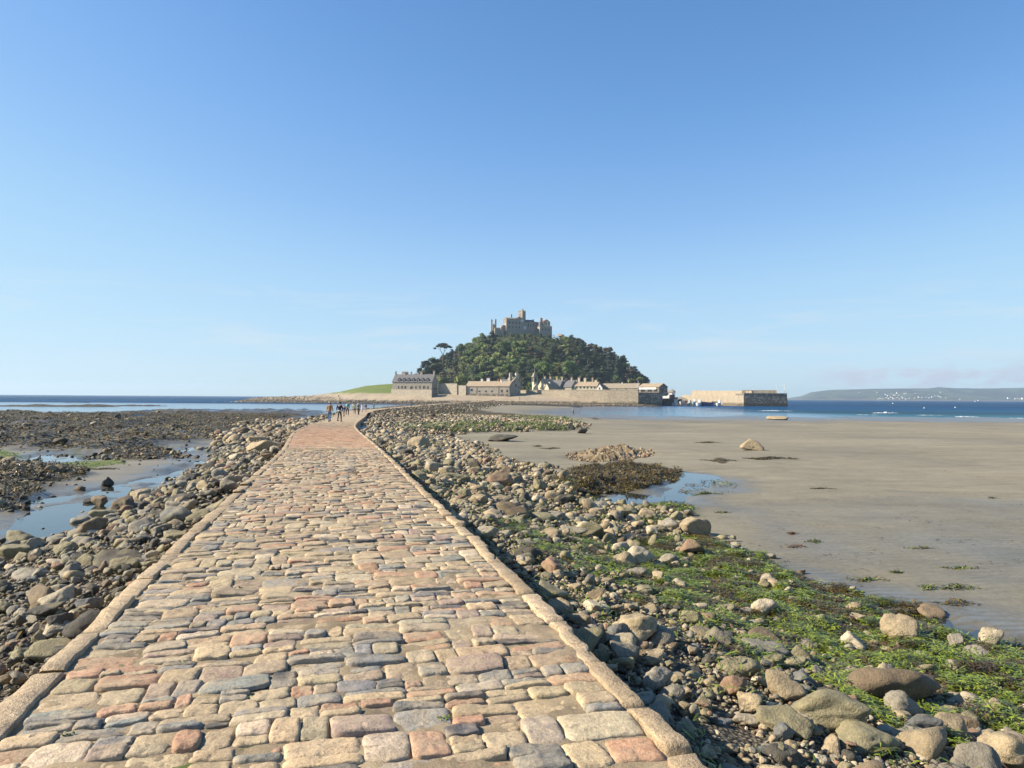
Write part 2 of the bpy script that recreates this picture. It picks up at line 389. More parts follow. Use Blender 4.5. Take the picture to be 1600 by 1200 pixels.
# ------------------------------------------------------------------ the ground sheet
C_SAND = np.array((.305, .272, .192)); C_GREY = np.array((.225, .210, .155)); C_WEED = np.array((.06, .045, .02)); C_SHINGLE = np.array((.40, .33, .235))
C_GRASS = np.array((.16, .21, .045)); C_OLIVE = np.array((.11, .085, .03)); C_GRAVEL = np.array((.15, .13, .10))
def make_ground():
    ys = [-9.0]
    while ys[-1] < 7150: ys.append(ys[-1] + .035 + .0115 * max(ys[-1], 0))
    ys = np.array(ys); n = 760
    s = np.linspace(-1, 1, n)
    W = np.maximum(ys, 0) * 1.05 + 11
    X = s[None, :] * W[:, None]; Y = np.repeat(ys[:, None], n, 1)
    x = X.ravel(); y = Y.ravel(); z = G(x, y)
    N = len(ys)
    idx = np.arange(N * n).reshape(N, n)
    F = np.stack([idx[:-1, :-1], idx[:-1, 1:], idx[1:, 1:], idx[1:, :-1]], -1).reshape(-1, 4)
    # what the surface is made of
    f = fbm2(x / 9, y / 14, 71, 4); f2 = fbm2(x / 1.7, y / 2.2, 72, 4)
    grav = np.zeros_like(x)
    col = C_SAND + (C_GREY - C_SAND) * np.clip(.5 + .9 * f, 0, 1)[:, None]
    wet = np.clip(.25 + .5 * fbm2(x / 16, y / 11, 73, 3), 0, 1) * .5
    wet = np.maximum(wet, sstep(SEA_Z + .75, SEA_Z + .12, z) * (y > 90))
    def lay(mask, c, amt=1.0):
        nonlocal col
        m = np.clip(mask * amt, 0, 1)[:, None]; col = col * (1 - m) + np.asarray(c) * m
    near = y < 260
    def zone(P, edge, noise=1.0):
        out = np.zeros_like(x); xi = x[near]; yi = y[near]
        out[near] = sstep(-edge, edge, psdf(P, xi, yi) + noise * edge * 1.5 * f2[near]); return out
    gr_, gl_ = zone(Z_STONES_R, .5), zone(Z_STONES_L, .6); grav = np.maximum(gr_, gl_); lay(gr_, C_GRAVEL); lay(gl_, C_GRAVEL * .8)
    for P in (Z_WEED_L, ):
        m_ = zone(P, 2.0); lay(m_, C_WEED * 1.2); lay(m_ * sstep(-.05, .35, fbm2(x / 5, y / 8, 75, 3)), (.115, .085, .03)); lay(m_ * sstep(.1, .5, fbm2(x / 3, y / 5, 76, 3)), (.15, .13, .085)); lay(m_ * sstep(.15, .5, fbm2(x / 8, y / 14, 77, 3)), (.03, .03, .02))
    lay(zone(Z_FAR_R, 1.5), C_OLIVE * .7); lay(zone(Z_BROWN, .5), C_OLIVE * .6); lay(zone(Z_REEF, .4), (.24, .18, .12))
    lay(zone(Z_WEED_L2, .8), C_WEED * 1.4); lay(zone(Z_STRIP_L, .6), C_WEED * 1.4)
    for P in (Z_GREEN, Z_GREEN2): lay(zone(P, .4), (.06, .08, .02), .95)
    for P in Z_FLAT_GREEN: lay(zone(P, .4), (.21, .22, .04), 1.0)
    g = zone(Z_GREEN, .6)
    wz = zone(gpoly([(1120, 800), (1250, 770), (1700, 780), (1700, 1040), (1480, 975), (1250, 905), (1180, 868)]), 1.5); wet = np.maximum(wet, wz * (.45 + .35 * f2))
    wet = np.maximum(wet, .8 * g)
    left = near & (x < -6) & (y > 10) & (y < 120)
    wet[left] = np.maximum(wet[left], .55 + .3 * f[left])
    for k, P in enumerate(POOLS):
        lo = P.min(0) - 4; hi = P.max(0) + 4
        w = (x > lo[0]) & (x < hi[0]) & (y > lo[1]) & (y < hi[1])
        wet[w] = np.maximum(wet[w], sstep(-2.5, .3, psdf(P, x[w], y[w]) + f2[w]))
    # stretch between the near stones and the island: dark weed by the far causeway
    w = (y > 95) & (y < 430)
    e = np.full_like(x, 99.0); e[w] = -psdf(ROAD_C, x[w], y[w])
    lay(np.where(w, sstep(20, 7, e + 6 * f2), 0), C_WEED * 1.7, .9)
    ang = x / np.maximum(y, 1)
    far = (y > 300) & (y < 480) & (x < 95)
    lay(np.where(far, sstep(-.3, .25, f2 + .25), 0) * sstep(325, 350, y) * (z < -1.5) * (z > SEA_Z - .1), C_WEED * 1.6, .9)
    # the island: dark weed low down, pale shingle above, turf on top
    isl = (y > shore_y(x) - 12) & (y < 900) & (np.abs(x) < 260)
    lay(np.where(isl, 1, 0), C_SHINGLE)
    lay(np.where(isl, sstep(-.6, -1.3, z + .6 * f2), 0), (.05, .04, .024))
    lay(np.where(isl & (x > -140), sstep(3.3, 4.2, z + .5 * f2), 0), C_GRASS)
    lay(np.where(isl & (x > 90), sstep(-.5, .3, z), 0), (.3, .26, .2))
    wet[isl] *= .3
    me = mesh_np('beach', np.stack([x, y, z], -1), F, None, col, True, None, {'wet': np.clip(wet, 0, 1), 'gravel': grav})
    t = NT('sand'); p = t.pos(); c = t.attr().outputs['Color']; wt = t.attr('wet').outputs['Fac']
    grain = t.noise(p, 90, 2, .75); mott = t.noise(p, 1.3, 5, .65); mott2 = t.noise(t.scale(p, (.18, .5, 1)), 1.0, 4, .6)
    specks = t.maprange(t.noise(p, 14, 2, .6), .66, .74)
    c = t.gain(c, t.maprange(mott, .25, .75, .84, 1.14, False)); c = t.gain(c, t.maprange(mott2, .3, .7, .9, 1.09, False)); c = t.gain(c, t.maprange(grain, .3, .7, .85, 1.15, False))
    c = t.mix(t.math('MULTIPLY', specks, .35), c, (.10, .08, .05))
    c = t.gain(c, t.maprange(t.noise(t.scale(p, (.9, 4.5, 1)), 1.0, 4, .65), .3, .7, .90, 1.10, False))  # ripple shading put into the sand colour as darker streaks
    c = t.gain(c, t.maprange(t.noise(t.scale(p, (.05, .22, 1)), 1.0, 3, .6), .35, .65, .91, 1.08, False))
    gv = t.attr('gravel').outputs['Fac']; vo = t.node('ShaderNodeTexVoronoi', {'Vector': p, 'Scale': 30.0}); vc = t.node('ShaderNodeSeparateColor', {0: vo.outputs['Color']}).outputs[0]
    peb = t.gain(t.ramp(vc, [(0, (.05, .045, .035)), (.4, (.16, .135, .09)), (.7, (.25, .2, .13)), (1, (.34, .28, .19))]), t.maprange(vo.outputs['Distance'], .15, .62, 1.1, .35, False))
    c = t.mix(t.math('MULTIPLY', gv, .85), c, peb)
    c = t.mix(wt, c, t.gain(c, .62))
    rip = t.node('ShaderNodeTexWave', {'Vector': p, 'Scale': 1.6, 'Distortion': 5.0, 'Detail': 3.0, 'Detail Scale': 1.2}, wave_type='BANDS', bands_direction='Y').outputs['Fac']
    h = t.math('ADD', t.math('MULTIPLY', rip, .55), t.math('ADD', t.math('MULTIPLY', t.noise(p, 7, 4), .7), t.math('MULTIPLY', grain, .06)))
    h = t.math('SUBTRACT', h, t.math('MULTIPLY', t.math('MULTIPLY', vo.outputs['Distance'], gv), 1.6))
    nrm = t.bump(h, .6, .035)
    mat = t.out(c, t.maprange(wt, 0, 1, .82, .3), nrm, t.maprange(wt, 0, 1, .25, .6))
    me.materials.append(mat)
    return tag(link('beach', me), kind='structure')
make_ground()

# ------------------------------------------------------------------ water
def water_mat(name, deep, shallow, bump, rough, sc, calm=False):
    t = NT(name); p = t.pos()
    if calm:
        n = t.noise(p, sc, 3, .5)
        return t.out(deep, rough, t.bump(n, bump, .02), .5, IOR=1.33)
    sep = t.node('ShaderNodeSeparateXYZ', {0: p})
    yy = t.math('ADD', sep.outputs['Y'], t.math('MULTIPLY', t.noise(p, .01, 3), 90.0))
    c = t.mix(t.maprange(yy, 215, 420), shallow, deep)
    patch = t.noise(t.scale(p, (.0025, .012, 1)), 1.0, 4, .6)
    c = t.mix(t.maprange(patch, .4, .62), c, t.gain(c, .6))
    w1 = t.noise(t.scale(p, (.25, .6, 1)), 1.0, 5, .65); w2 = t.noise(t.scale(p, (.03, .11, 1)), 1.0, 3, .6)
    h = t.math('ADD', w1, t.math('MULTIPLY', w2, 2.2))
    # sheltered flat water on the lee side of the causeway
    lee = t.math('MULTIPLY', t.maprange(sep.outputs['X'], 40, -30), t.maprange(t.math('ADD', sep.outputs['Y'], t.math('MULTIPLY', patch, 260)), 620, 470))
    shal = t.math('MULTIPLY', t.math('MULTIPLY', t.maprange(t.math('ADD', sep.outputs['X'], t.math('MULTIPLY', patch, 60)), 150, 95), t.maprange(sep.outputs['Y'], 445, 405)), .8)
    lee = t.math('MAXIMUM', lee, shal)
    st = t.maprange(lee, 0, 1, bump, bump * .12)
    # a wind-roughened sea never mirrors more than a fraction of the low sky
    nrm = t.bump(h, st, 1.3)
    df = t.node('ShaderNodeBsdfDiffuse', {'Color': t.gain(c, .8)}); gl = t.node('ShaderNodeBsdfGlossy', {'Color': (1, 1, 1), 'Roughness': .12, 'Normal': nrm})
    mx = t.node('ShaderNodeMixShader', {0: t.maprange(lee, 0, 1, .11, .72)})
    t.l.new(df.outputs[0], mx.inputs[1]); t.l.new(gl.outputs[0], mx.inputs[2]); t.l.new(mx.outputs[0], t.n['Material Output'].inputs['Surface']); t.n.remove(t.b)
    return t.m
sea_m = water_mat('sea_water', (.010, .062, .155), (.05, .15, .20), .9, .12, 1)
x0 = 7100
tag(link('sea', mesh_np('sea', [(-x0, 95, SEA_Z), (x0, 95, SEA_Z), (x0, 7150, SEA_Z), (-x0, 7150, SEA_Z)], np.array([[0, 1, 2, 3]]), sea_m)), kind='structure')
pool_m = water_mat('pool_water', (.035, .04, .035), None, .06, .03, 3.0, True)
for k, P in enumerate(POOLS):
    c = P.mean(0); sc = PZ[k][1]
    # outline pushed out under the rim of the hollow
    n = len(P); out = []
    area = sum(P[i][0] * P[(i + 1) % n][1] - P[(i + 1) % n][0] * P[i][1] for i in range(n))
    for i in range(n):
        e = P[(i + 1) % n] - P[i - 1]; nr = np.array((e[1], -e[0])) / (np.linalg.norm(e) + 1e-9) * (1 if area > 0 else -1)
        out.append(P[i] + nr * sc * 1.1)
    bm = bmesh.new(); vs = [bm.verts.new((q[0], q[1], PZ[k][0] - .022)) for q in out]
    fc = bm.faces.new(vs if area > 0 else vs[::-1]); bmesh.ops.triangulate(bm, faces=[fc])
    me = bpy.data.meshes.new('tide_pool_water'); bm.to_mesh(me); bm.free(); me.materials.append(pool_m)
    tag(link('tide_pool_water', me), kind='structure')

# low breakers on the right-hand shore
def breaker(px, py, wpx, h):
    y = (SEA_Z - 1.6) / ray(px, py)[2]; cx = ray(px, py)[0] * y; w = wpx / FPX * y
    n = 40; m = 7; t = np.linspace(-1, 1, n); V = []
    for i, q in enumerate(t):
        env = max(0, 1 - q * q) * (.55 + .45 * float(fbm2(np.array([q * 6 + px]), np.array([.5]), 5, 3)[0]) * 1.6)
        yy = y + 1.3 * float(fbm2(np.array([q * 3 + px * .1]), np.array([3.5]), 6, 3)[0])
        for j in range(m):
            a = j / (m - 1); V.append((cx + q * w / 2, yy + (a - .45) * 2.6 * max(env, .05), SEA_Z - .02 + max(env, 0) * h * math.sin(PI * a) ** .8))
    idx = np.arange(n * m).reshape(n, m)
    return np.array(V), np.stack([idx[:-1, :-1], idx[1:, :-1], idx[1:, 1:], idx[:-1, 1:]], -1).reshape(-1, 4)
t = NT('foam'); p = t.pos()
fo = t.maprange(t.noise(t.scale(p, (.6, 1.6, 1)), 1.0, 4, .7), .36, .6)
foam_m = t.out(t.mix(fo, (.10, .22, .26), (.8, .82, .82)), .6, t.bump(t.noise(p, 3, 3), .5, .1))
Vs = []; Fs = []; k = 0
for a in ((1210, 642, 60, .32), (1384, 645.5, 48, .5), (1355, 648.2, 40, .15), (1450, 648.8, 60, .14), (1510, 651.5, 44, .26), (1590, 653.5, 50, .16), (1104, 639, 44, .16)):
    V, F = breaker(*a); Vs.append(V); Fs.append(F + k); k += len(V)
tag(link('wave', mesh_np('wave', np.concatenate(Vs), np.concatenate(Fs), foam_m)), kind='structure')

# low weed-covered skerries in the bay on the left
def skerry(px, py, wpx, h, dep):
    y = (SEA_Z - 1.6) / ray(px, py)[2]; cx = ray(px, py)[0] * y; w = wpx / FPX * y
    n, m = 70, 16; a, b = np.meshgrid(np.linspace(-1, 1, n), np.linspace(-1, 1, m), indexing='ij')
    x = cx + a * w / 2; yy = y + b * dep
    zz = SEA_Z - .35 + (h + .35) * np.clip(1 - a ** 4, 0, 1) * np.clip(1 - b * b, 0, 1) * (.75 + .8 * fbm2(x / 4, yy / 4, 9, 4)) + .25 * fbm2(x / 1.3, yy / 1.3, 10, 3) * (1 - b * b)
    idx = np.arange(n * m).reshape(n, m)
    return np.stack([x, yy, zz], -1).reshape(-1, 3), np.stack([idx[:-1, :-1], idx[1:, :-1], idx[1:, 1:], idx[:-1, 1:]], -1).reshape(-1, 4)
weedrock_m = plain('weedy_rock', (.05, .045, .028), .75, .7, .5, .15, 2.0)
for a, lb in (((30, 634.8, 340, .8, 9), 'long low reef of dark weedy rock across the bay'), ((190, 634.2, 190, .5, 7), 'thin dark reef tapering to a point on the calm bay'), ((120, 629.4, 46, .35, 6), 'short thin dark reef farther out on the blue bay')):
    V, F = skerry(*a)
    tag(link('reef', mesh_np('reef', V, F, weedrock_m)), lb, 'reef', 'low reefs in the bay')
# ------------------------------------------------------------------ the causeway
U_S = np.array((SL, 1.0)); U_S /= np.linalg.norm(U_S); U_T = np.array((U_S[1], -U_S[0]))
O_R = np.array((-.02, 0.0)); HALF = 3.34 / 2 * U_S[1]
def st_to_xy(s, t): return O_R[0] + U_S[0] * s + U_T[0] * t, O_R[1] + U_S[1] * s + U_T[1] * t
causeway = bpy.data.objects.new('causeway', None); COL.objects.link(causeway); tag(causeway, kind='structure')
S_END = 25.2
def crown(s, t): return .012 * (1 - (t / HALF) ** 2) + .014 * fbm2(s / 1.6, t / 1.1, 51, 2)
PAL = np.array([(.44, .34, .205), (.37, .30, .20), (.40, .235, .145), (.21, .21, .19), (.085, .09, .095), (.51, .42, .29), (.30, .22, .175), (.35, .305, .225)])
PALW = np.array([.29, .17, .20, .075, .035, .10, .08, .05])
def cobbles():
    cells = []
    tl, tr = -HALF + .15, HALF - .122
    s = 1.2
    R = random.Random(5)
    while s < S_END:
        band = R.uniform(.13, .30)
        t = tl + R.uniform(-.02, .05)
        while t < tr - .06:
            w = R.uniform(.15, .40) if band > .19 else R.uniform(.13, .34)
            if tr - (t + w) < .16: w = tr - t
            k = R.random()
            if k < .34:
                parts = [(s, band, t, w)]
            elif k < .76:
                c = R.uniform(.35, .65); a = band * c
                parts = [(s, a, t, w), (s + a, band - a, t, w)]
                if R.random() < .35 and w > .28:
                    q = R.uniform(.35, .65); parts[0:1] = [(s, a, t, w * q), (s, a, t + w * q, w * (1 - q))]
            elif k < .9:
                a = band / 3; parts = [(s, a * 1.1, t, w), (s + a * 1.1, a * .8, t, w), (s + a * 1.9, a * 1.1, t, w)]
                if band < .26: parts = [(s, band * .55, t, w), (s + band * .55, band * .45, t, w)]
            else:
                q = R.uniform(.4, .6); parts = [(s, band, t, w * q), (s, band, t + w * q, w * (1 - q))]
            cells += parts; t += w
        s += band
    A = np.array(cells); N = len(A)
    r = np.random.default_rng(3)
    cs = A[:, 0] + A[:, 1] / 2; ct = A[:, 2] + A[:, 3] / 2
    gap = r.uniform(.000, .0045, N)
    b = np.maximum(A[:, 1] / 2 - gap, .022); a = np.maximum(A[:, 3] / 2 - gap * 1.2, .03)
    ci = r.choice(len(PAL), N, p=PALW)
    # thin stones are mostly slate
    thin = (A[:, 1] < .13) & (r.random(N) < .3); ci[thin] = r.choice([3, 3, 3, 4], thin.sum())
    base = PAL[ci] * r.uniform(.86, 1.34, (N, 1)) * r.uniform(.96, 1.04, (N, 3))
    zoff = r.normal(0, .0075, N); tls = r.normal(0, .055, N); tlt = r.normal(0, .035, N); nexp = r.uniform(5.0, 13.0, N); rot = r.normal(0, .035, N)
    crn = r.uniform(.007, .016, N)
    Vall = []; Fall = []; Call = []; off = 0
    for lo, hi, seg, rings in ((0, 7.5, 48, (.0, .3, .55, .74, .86, .93, .975, 1.0, 1.015)), (7.5, 13, 24, (.0, .45, .75, .9, 1.0, 1.02)), (13, 99, 14, (.0, .6, .9, 1.0))):
        w = np.where((cs >= lo) & (cs < hi))[0]
        if not len(w): continue
        th = np.linspace(0, 2 * PI, seg, endpoint=False); th = th + .32 * np.sin(4 * th) * -.5
        rho = np.array(rings[1:]); nr = len(rho)
        n = len(w)
        ct_, st_ = np.cos(th), np.sin(th)
        rr = (np.abs(ct_)[None, :] ** nexp[w, None] + np.abs(st_)[None, :] ** nexp[w, None]) ** (-1 / nexp[w, None])
        wob = 1 + .085 * np.stack([vn3(ct_ * 1.6 + i * 7.1, st_ * 1.6, np.full(seg, i * 3.3), 4) for i in w])
        rr = rr * wob
        lt = rr * ct_ * a[w, None]; ls = rr * st_ * b[w, None]            # outline
        T = lt[:, None, :] * rho[None, :, None]; S = ls[:, None, :] * rho[None, :, None]
        c, sn = np.cos(rot[w])[:, None, None], np.sin(rot[w])[:, None, None]
        T, S = T * c - S * sn, T * sn + S * c
        prof = np.where(rho <= 1, -(rho ** 12) * 1.0, -3.6)[None, :, None] * crn[w][:, None, None]
        gs = cs[w][:, None, None] + S; gt = ct[w][:, None, None] + T
        # courses wander a little
        gs2 = gs + .035 * fbm2(gt / .9, gs / 1.2, 81, 2); gt2 = gt + .02 * fbm2(gt / .6, gs / .6, 82, 2)
        Z = prof + zoff[w][:, None, None] + tls[w][:, None, None] * S + tlt[w][:, None, None] * T + crown(gs, gt)
        Z = Z + (.0065 * fbm2(gt / .09, gs / .09, 83, 3) + .005 * fbm2(gt / .03, gs / .03, 84, 2)) * np.where(rho < .99, 1, .3)[None, :, None]
        x, y = st_to_xy(gs2, gt2)
        V = np.stack([x, y, Z + zroad(y)], -1).reshape(n, nr * seg, 3)
        cgs = cs[w] + .035 * fbm2(ct[w] / .9, cs[w] / 1.2, 81, 2); cgt = ct[w] + .02 * fbm2(ct[w] / .6, cs[w] / .6, 82, 2)
        cx, cy = st_to_xy(cgs, cgt)
        Vc = np.stack([cx, cy, zoff[w] + crown(cs[w], ct[w]) + zroad(cy)], -1)[:, None, :]
        V = np.concatenate([Vc, V], 1); nv = 1 + nr * seg
        i0 = np.arange(seg); i1 = (i0 + 1) % seg
        tri = np.stack([np.zeros(seg, int), 1 + i0, 1 + i1], -1)
        quads = np.concatenate([np.stack([1 + j * seg + i0, 1 + (j + 1) * seg + i0, 1 + (j + 1) * seg + i1, 1 + j * seg + i1], -1) for j in range(nr - 1)])
        ofs = (np.arange(n) * nv + off)[:, None, None]
        Fall.append((tri[None] + ofs).reshape(-1, 3)); Fall.append((quads[None] + ofs).reshape(-1, 4))
        Vall.append(V.reshape(-1, 3)); Call.append(np.repeat(base[w], nv, 0)); off += n * nv
    return np.concatenate(Vall), [f for f in Fall if f.shape[1] == 3] + [f for f in Fall if f.shape[1] == 4], np.concatenate(Call)
def stone_surface(name, colsrc='attr', dust=.5, fine=1.0, bumpd=.006, gr=1.0):
    t = NT(name); p = t.pos(); c = t.attr().outputs['Color'] if colsrc == 'attr' else colsrc
    n1 = t.noise(p, 9, 5, .65); n2 = t.noise(p, 55, 3, .7); n3 = t.noise(p, 190, 2, .6)
    c = t.gain(c, t.maprange(n1, .25, .75, .64, 1.32, False))
    c = t.gain(c, t.maprange(n2, .25, .75, 1 - .22 * gr, 1 + .2 * gr, False)); c = t.gain(c, t.maprange(n3, .3, .7, 1 - .2 * gr, 1 + .2 * gr, False))
    d = t.maprange(t.noise(p, 3.1, 4, .7), .36, .66)
    c = t.mix(t.math('MULTIPLY', d, dust), c, t.gain((.52, .415, .27), t.maprange(n2, .25, .75, .75, 1.2, False)))
    c = t.mix(t.math('MULTIPLY', t.maprange(t.noise(p, 17, 4, .75), .56, .68), .6), c, (.12, .10, .075))
    h = t.math('ADD', t.math('MULTIPLY', n2, 1.0), t.math('ADD', t.math('MULTIPLY', n3, .35), t.math('MULTIPLY', n1, 1.2)))
    return t.out(c, .78, t.bump(h, .95, bumpd * fine), .35)
V, F, Cc = cobbles()
link('cobble', mesh_np('cobble', V, F, stone_surface('cobble_stone', dust=.66, gr=1.45), Cc), causeway)
# bedding between the stones, and the finer paved surface further out
def strip(L, R, n_across, dz, yfun):
    m = len(L); f = np.linspace(0, 1, n_across)
    P = L[:, None, :] * (1 - f)[None, :, None] + R[:, None, :] * f[None, :, None]
    return P
def densify(L, R, step):
    a = [L[0]]; b = [R[0]]
    for i in range(len(L) - 1):
        n = max(1, int(np.linalg.norm((L[i + 1] + R[i + 1] - L[i] - R[i]) / 2) / step(L[i][1])))
        for k in range(1, n + 1): a.append(L[i] + (L[i + 1] - L[i]) * k / n); b.append(R[i] + (R[i + 1] - R[i]) * k / n)
    return np.array(a), np.array(b)
def road_sheet(y0, y1, step, na, dz, noise):
    L, R = densify(LE, RE, step)
    k = (L[:, 1] >= y0) & (L[:, 1] <= y1) | (np.roll((L[:, 1] >= y0) & (L[:, 1] <= y1), 1))
    L, R = L[k], R[k]
    f = np.linspace(0, 1, na); P = L[:, None] * (1 - f)[None, :, None] + R[:, None] * f[None, :, None]
    x = P[..., 0].ravel(); y = P[..., 1].ravel()
    ss = (x - O_R[0]) * U_S[0] + (y - O_R[1]) * U_S[1]; tt = np.clip((x - O_R[0]) * U_T[0] + (y - O_R[1]) * U_T[1], -HALF, HALF)
    z = zroad(y) + dz + np.where(y < 26, crown(ss, tt), 0) + noise * fbm2(x / .07, y / .07, 91, 3) + noise * .8 * fbm2(x / .4, y / .4, 92, 2)
    m = len(L); idx = np.arange(m * na).reshape(m, na)
    Fq = np.stack([idx[:-1, :-1], idx[:-1, 1:], idx[1:, 1:], idx[1:, :-1]], -1).reshape(-1, 4)
    arc = np.concatenate([[0], np.cumsum(np.linalg.norm(np.diff((L + R) / 2, axis=0), axis=1))])
    wd = np.linalg.norm(R - L, axis=1)
    uv = np.stack([(np.repeat(((f - .5)[None, :] * wd[:, None]).ravel()[:, None], 1, 1))[:, 0], np.repeat(arc, na)], -1)
    return np.stack([x, y, z], -1), Fq, uv
V, F, uv = road_sheet(-7, S_END + .3, lambda y: .035 if 1 < y < 9 else .08, 110, -.0135, .014)
t = NT('bedding'); p = t.pos()
c = t.mix(t.maprange(t.noise(p, 2.2, 4, .7), .3, .7), (.42, .335, .215), (.22, .175, .115))
c = t.gain(c, t.maprange(t.noise(p, 120, 2, .7), .3, .7, .7, 1.25, False))
c = t.mix(t.maprange(t.noise(p, 4.5, 3, .6), .62, .7), c, (.09, .12, .03))
bed_m = t.out(c, .9, t.bump(t.noise(p, 90, 3, .7), .8, .006), .2)
link('bedding', mesh_np('bedding', V, F, bed_m), causeway)
def far_setts(y0, y1):
    L, R = densify(LE, RE, lambda y: .4)
    arc = np.concatenate([[0], np.cumsum(np.linalg.norm(np.diff((L + R) / 2, axis=0), axis=1))]); my = (L[:, 1] + R[:, 1]) / 2
    a0, a1 = np.interp(y0, my, arc), np.interp(y1, my, arc)
    r = np.random.default_rng(44); rows = []
    a = a0
    while a < a1:
        d = r.uniform(.13, .19); w = float(np.interp(a, arc, np.linalg.norm(R - L, axis=1))); f = .14 / w + r.uniform(0, .02)
        while f < 1 - .13 / w:
            ln = r.uniform(.2, .42) / w; ln = min(ln, 1 - .12 / w - f)
            if ln * w > .06: rows.append((a + d / 2, f + ln / 2, d / 2 - .006, ln / 2 - .006 / w))
            f += ln
        a += d
    A = np.array(rows); n = len(A)
    tm = np.array([(-1, -1, -.03), (1, -1, -.03), (1, 1, -.03), (-1, 1, -.03), (-1, -1, 0), (1, -1, 0), (1, 1, 0), (-1, 1, 0), (-.8, -.75, .012), (.8, -.75, .012), (.8, .75, .012), (-.8, .75, .012)])
    aa = A[:, None, 0] + tm[None, :, 1] * A[:, None, 2] + .03 * np.sin(A[:, None, 1] * 9 + A[:, None, 0]); ff = A[:, None, 1] + tm[None, :, 0] * A[:, None, 3]
    P = [np.interp(aa, arc, L[:, k]) * (1 - ff) + np.interp(aa, arc, R[:, k]) * ff for k in (0, 1)]
    z = zroad(P[1]) + tm[None, :, 2] + r.normal(0, .006, n)[:, None]
    V = np.stack([P[0], P[1], z], -1).reshape(-1, 3)
    q = np.array([(0, 1, 5, 4), (1, 2, 6, 5), (2, 3, 7, 6), (3, 0, 4, 7), (4, 5, 9, 8), (5, 6, 10, 9), (6, 7, 11, 10), (7, 4, 8, 11), (8, 9, 10, 11)])
    F = (q[None] + (np.arange(n) * 12)[:, None, None]).reshape(-1, 4)
    yy = P[1][:, 0]; red = sstep(25, 27, yy) * sstep(62, 38, yy) * np.clip(.8 + .5 * fbm2(P[0][:, 0] / 1.3, yy / 4, 45, 3), 0, 1)
    ci = r.choice(len(PAL), n, p=PALW); c = PAL[ci] * (1 - red[:, None] * .8) + np.array((.47, .255, .15)) * red[:, None] * .8
    c = c * r.uniform(.85, 1.3, (n, 1))
    return V, F, np.repeat(c, 12, 0)
V, F, Cc = far_setts(S_END + .1, 66)
link('sett', mesh_np('sett', V, F, stone_surface('sett_stone', dust=.4), Cc, False), causeway)
V, F, uv = road_sheet(S_END - .4, 480, lambda y: .3 if y < 60 else 2.0, 30, -.004, .008)
t = NT('far_setts'); p = t.pos(); u = t.node('ShaderNodeUVMap', uv_map='uv').outputs['UV']
br = t.node('ShaderNodeTexBrick', {'Vector': u, 'Scale': 1.0, 'Brick Width': .34, 'Row Height': .16, 'Mortar Size': .012, 'Bias': 0.0, 'Color1': (.55, .55, .55), 'Color2': (1.25, 1.25, 1.25), 'Mortar': (.75, .75, .75)})
sy = t.node('ShaderNodeSeparateXYZ', {0: p}).outputs['Y']
yy = t.math('ADD', sy, t.math('MULTIPLY', t.noise(p, .8, 3), 6.0))
red = t.math('MULTIPLY', t.maprange(yy, 27, 29.5), t.maprange(yy, 72, 40))
c = t.mix(red, (.42, .33, .21), (.46, .25, .145))
c = t.mix(t.maprange(t.noise(p, 2.6, 4, .7), .42, .62), c, (.55, .44, .30))
c = t.mix(.8, c, br.outputs['Color'], 'MULTIPLY')
c = t.gain(c, t.maprange(t.noise(p, 6, 4, .7), .25, .75, .75, 1.25, False))
set_m = t.out(c, .8, t.bump(t.math('ADD', t.noise(p, 25, 3), t.noise(p, 5, 3)), .6, .02), .3)
link('paving', mesh_np('paving', V, F, set_m, None, True, uv), causeway)
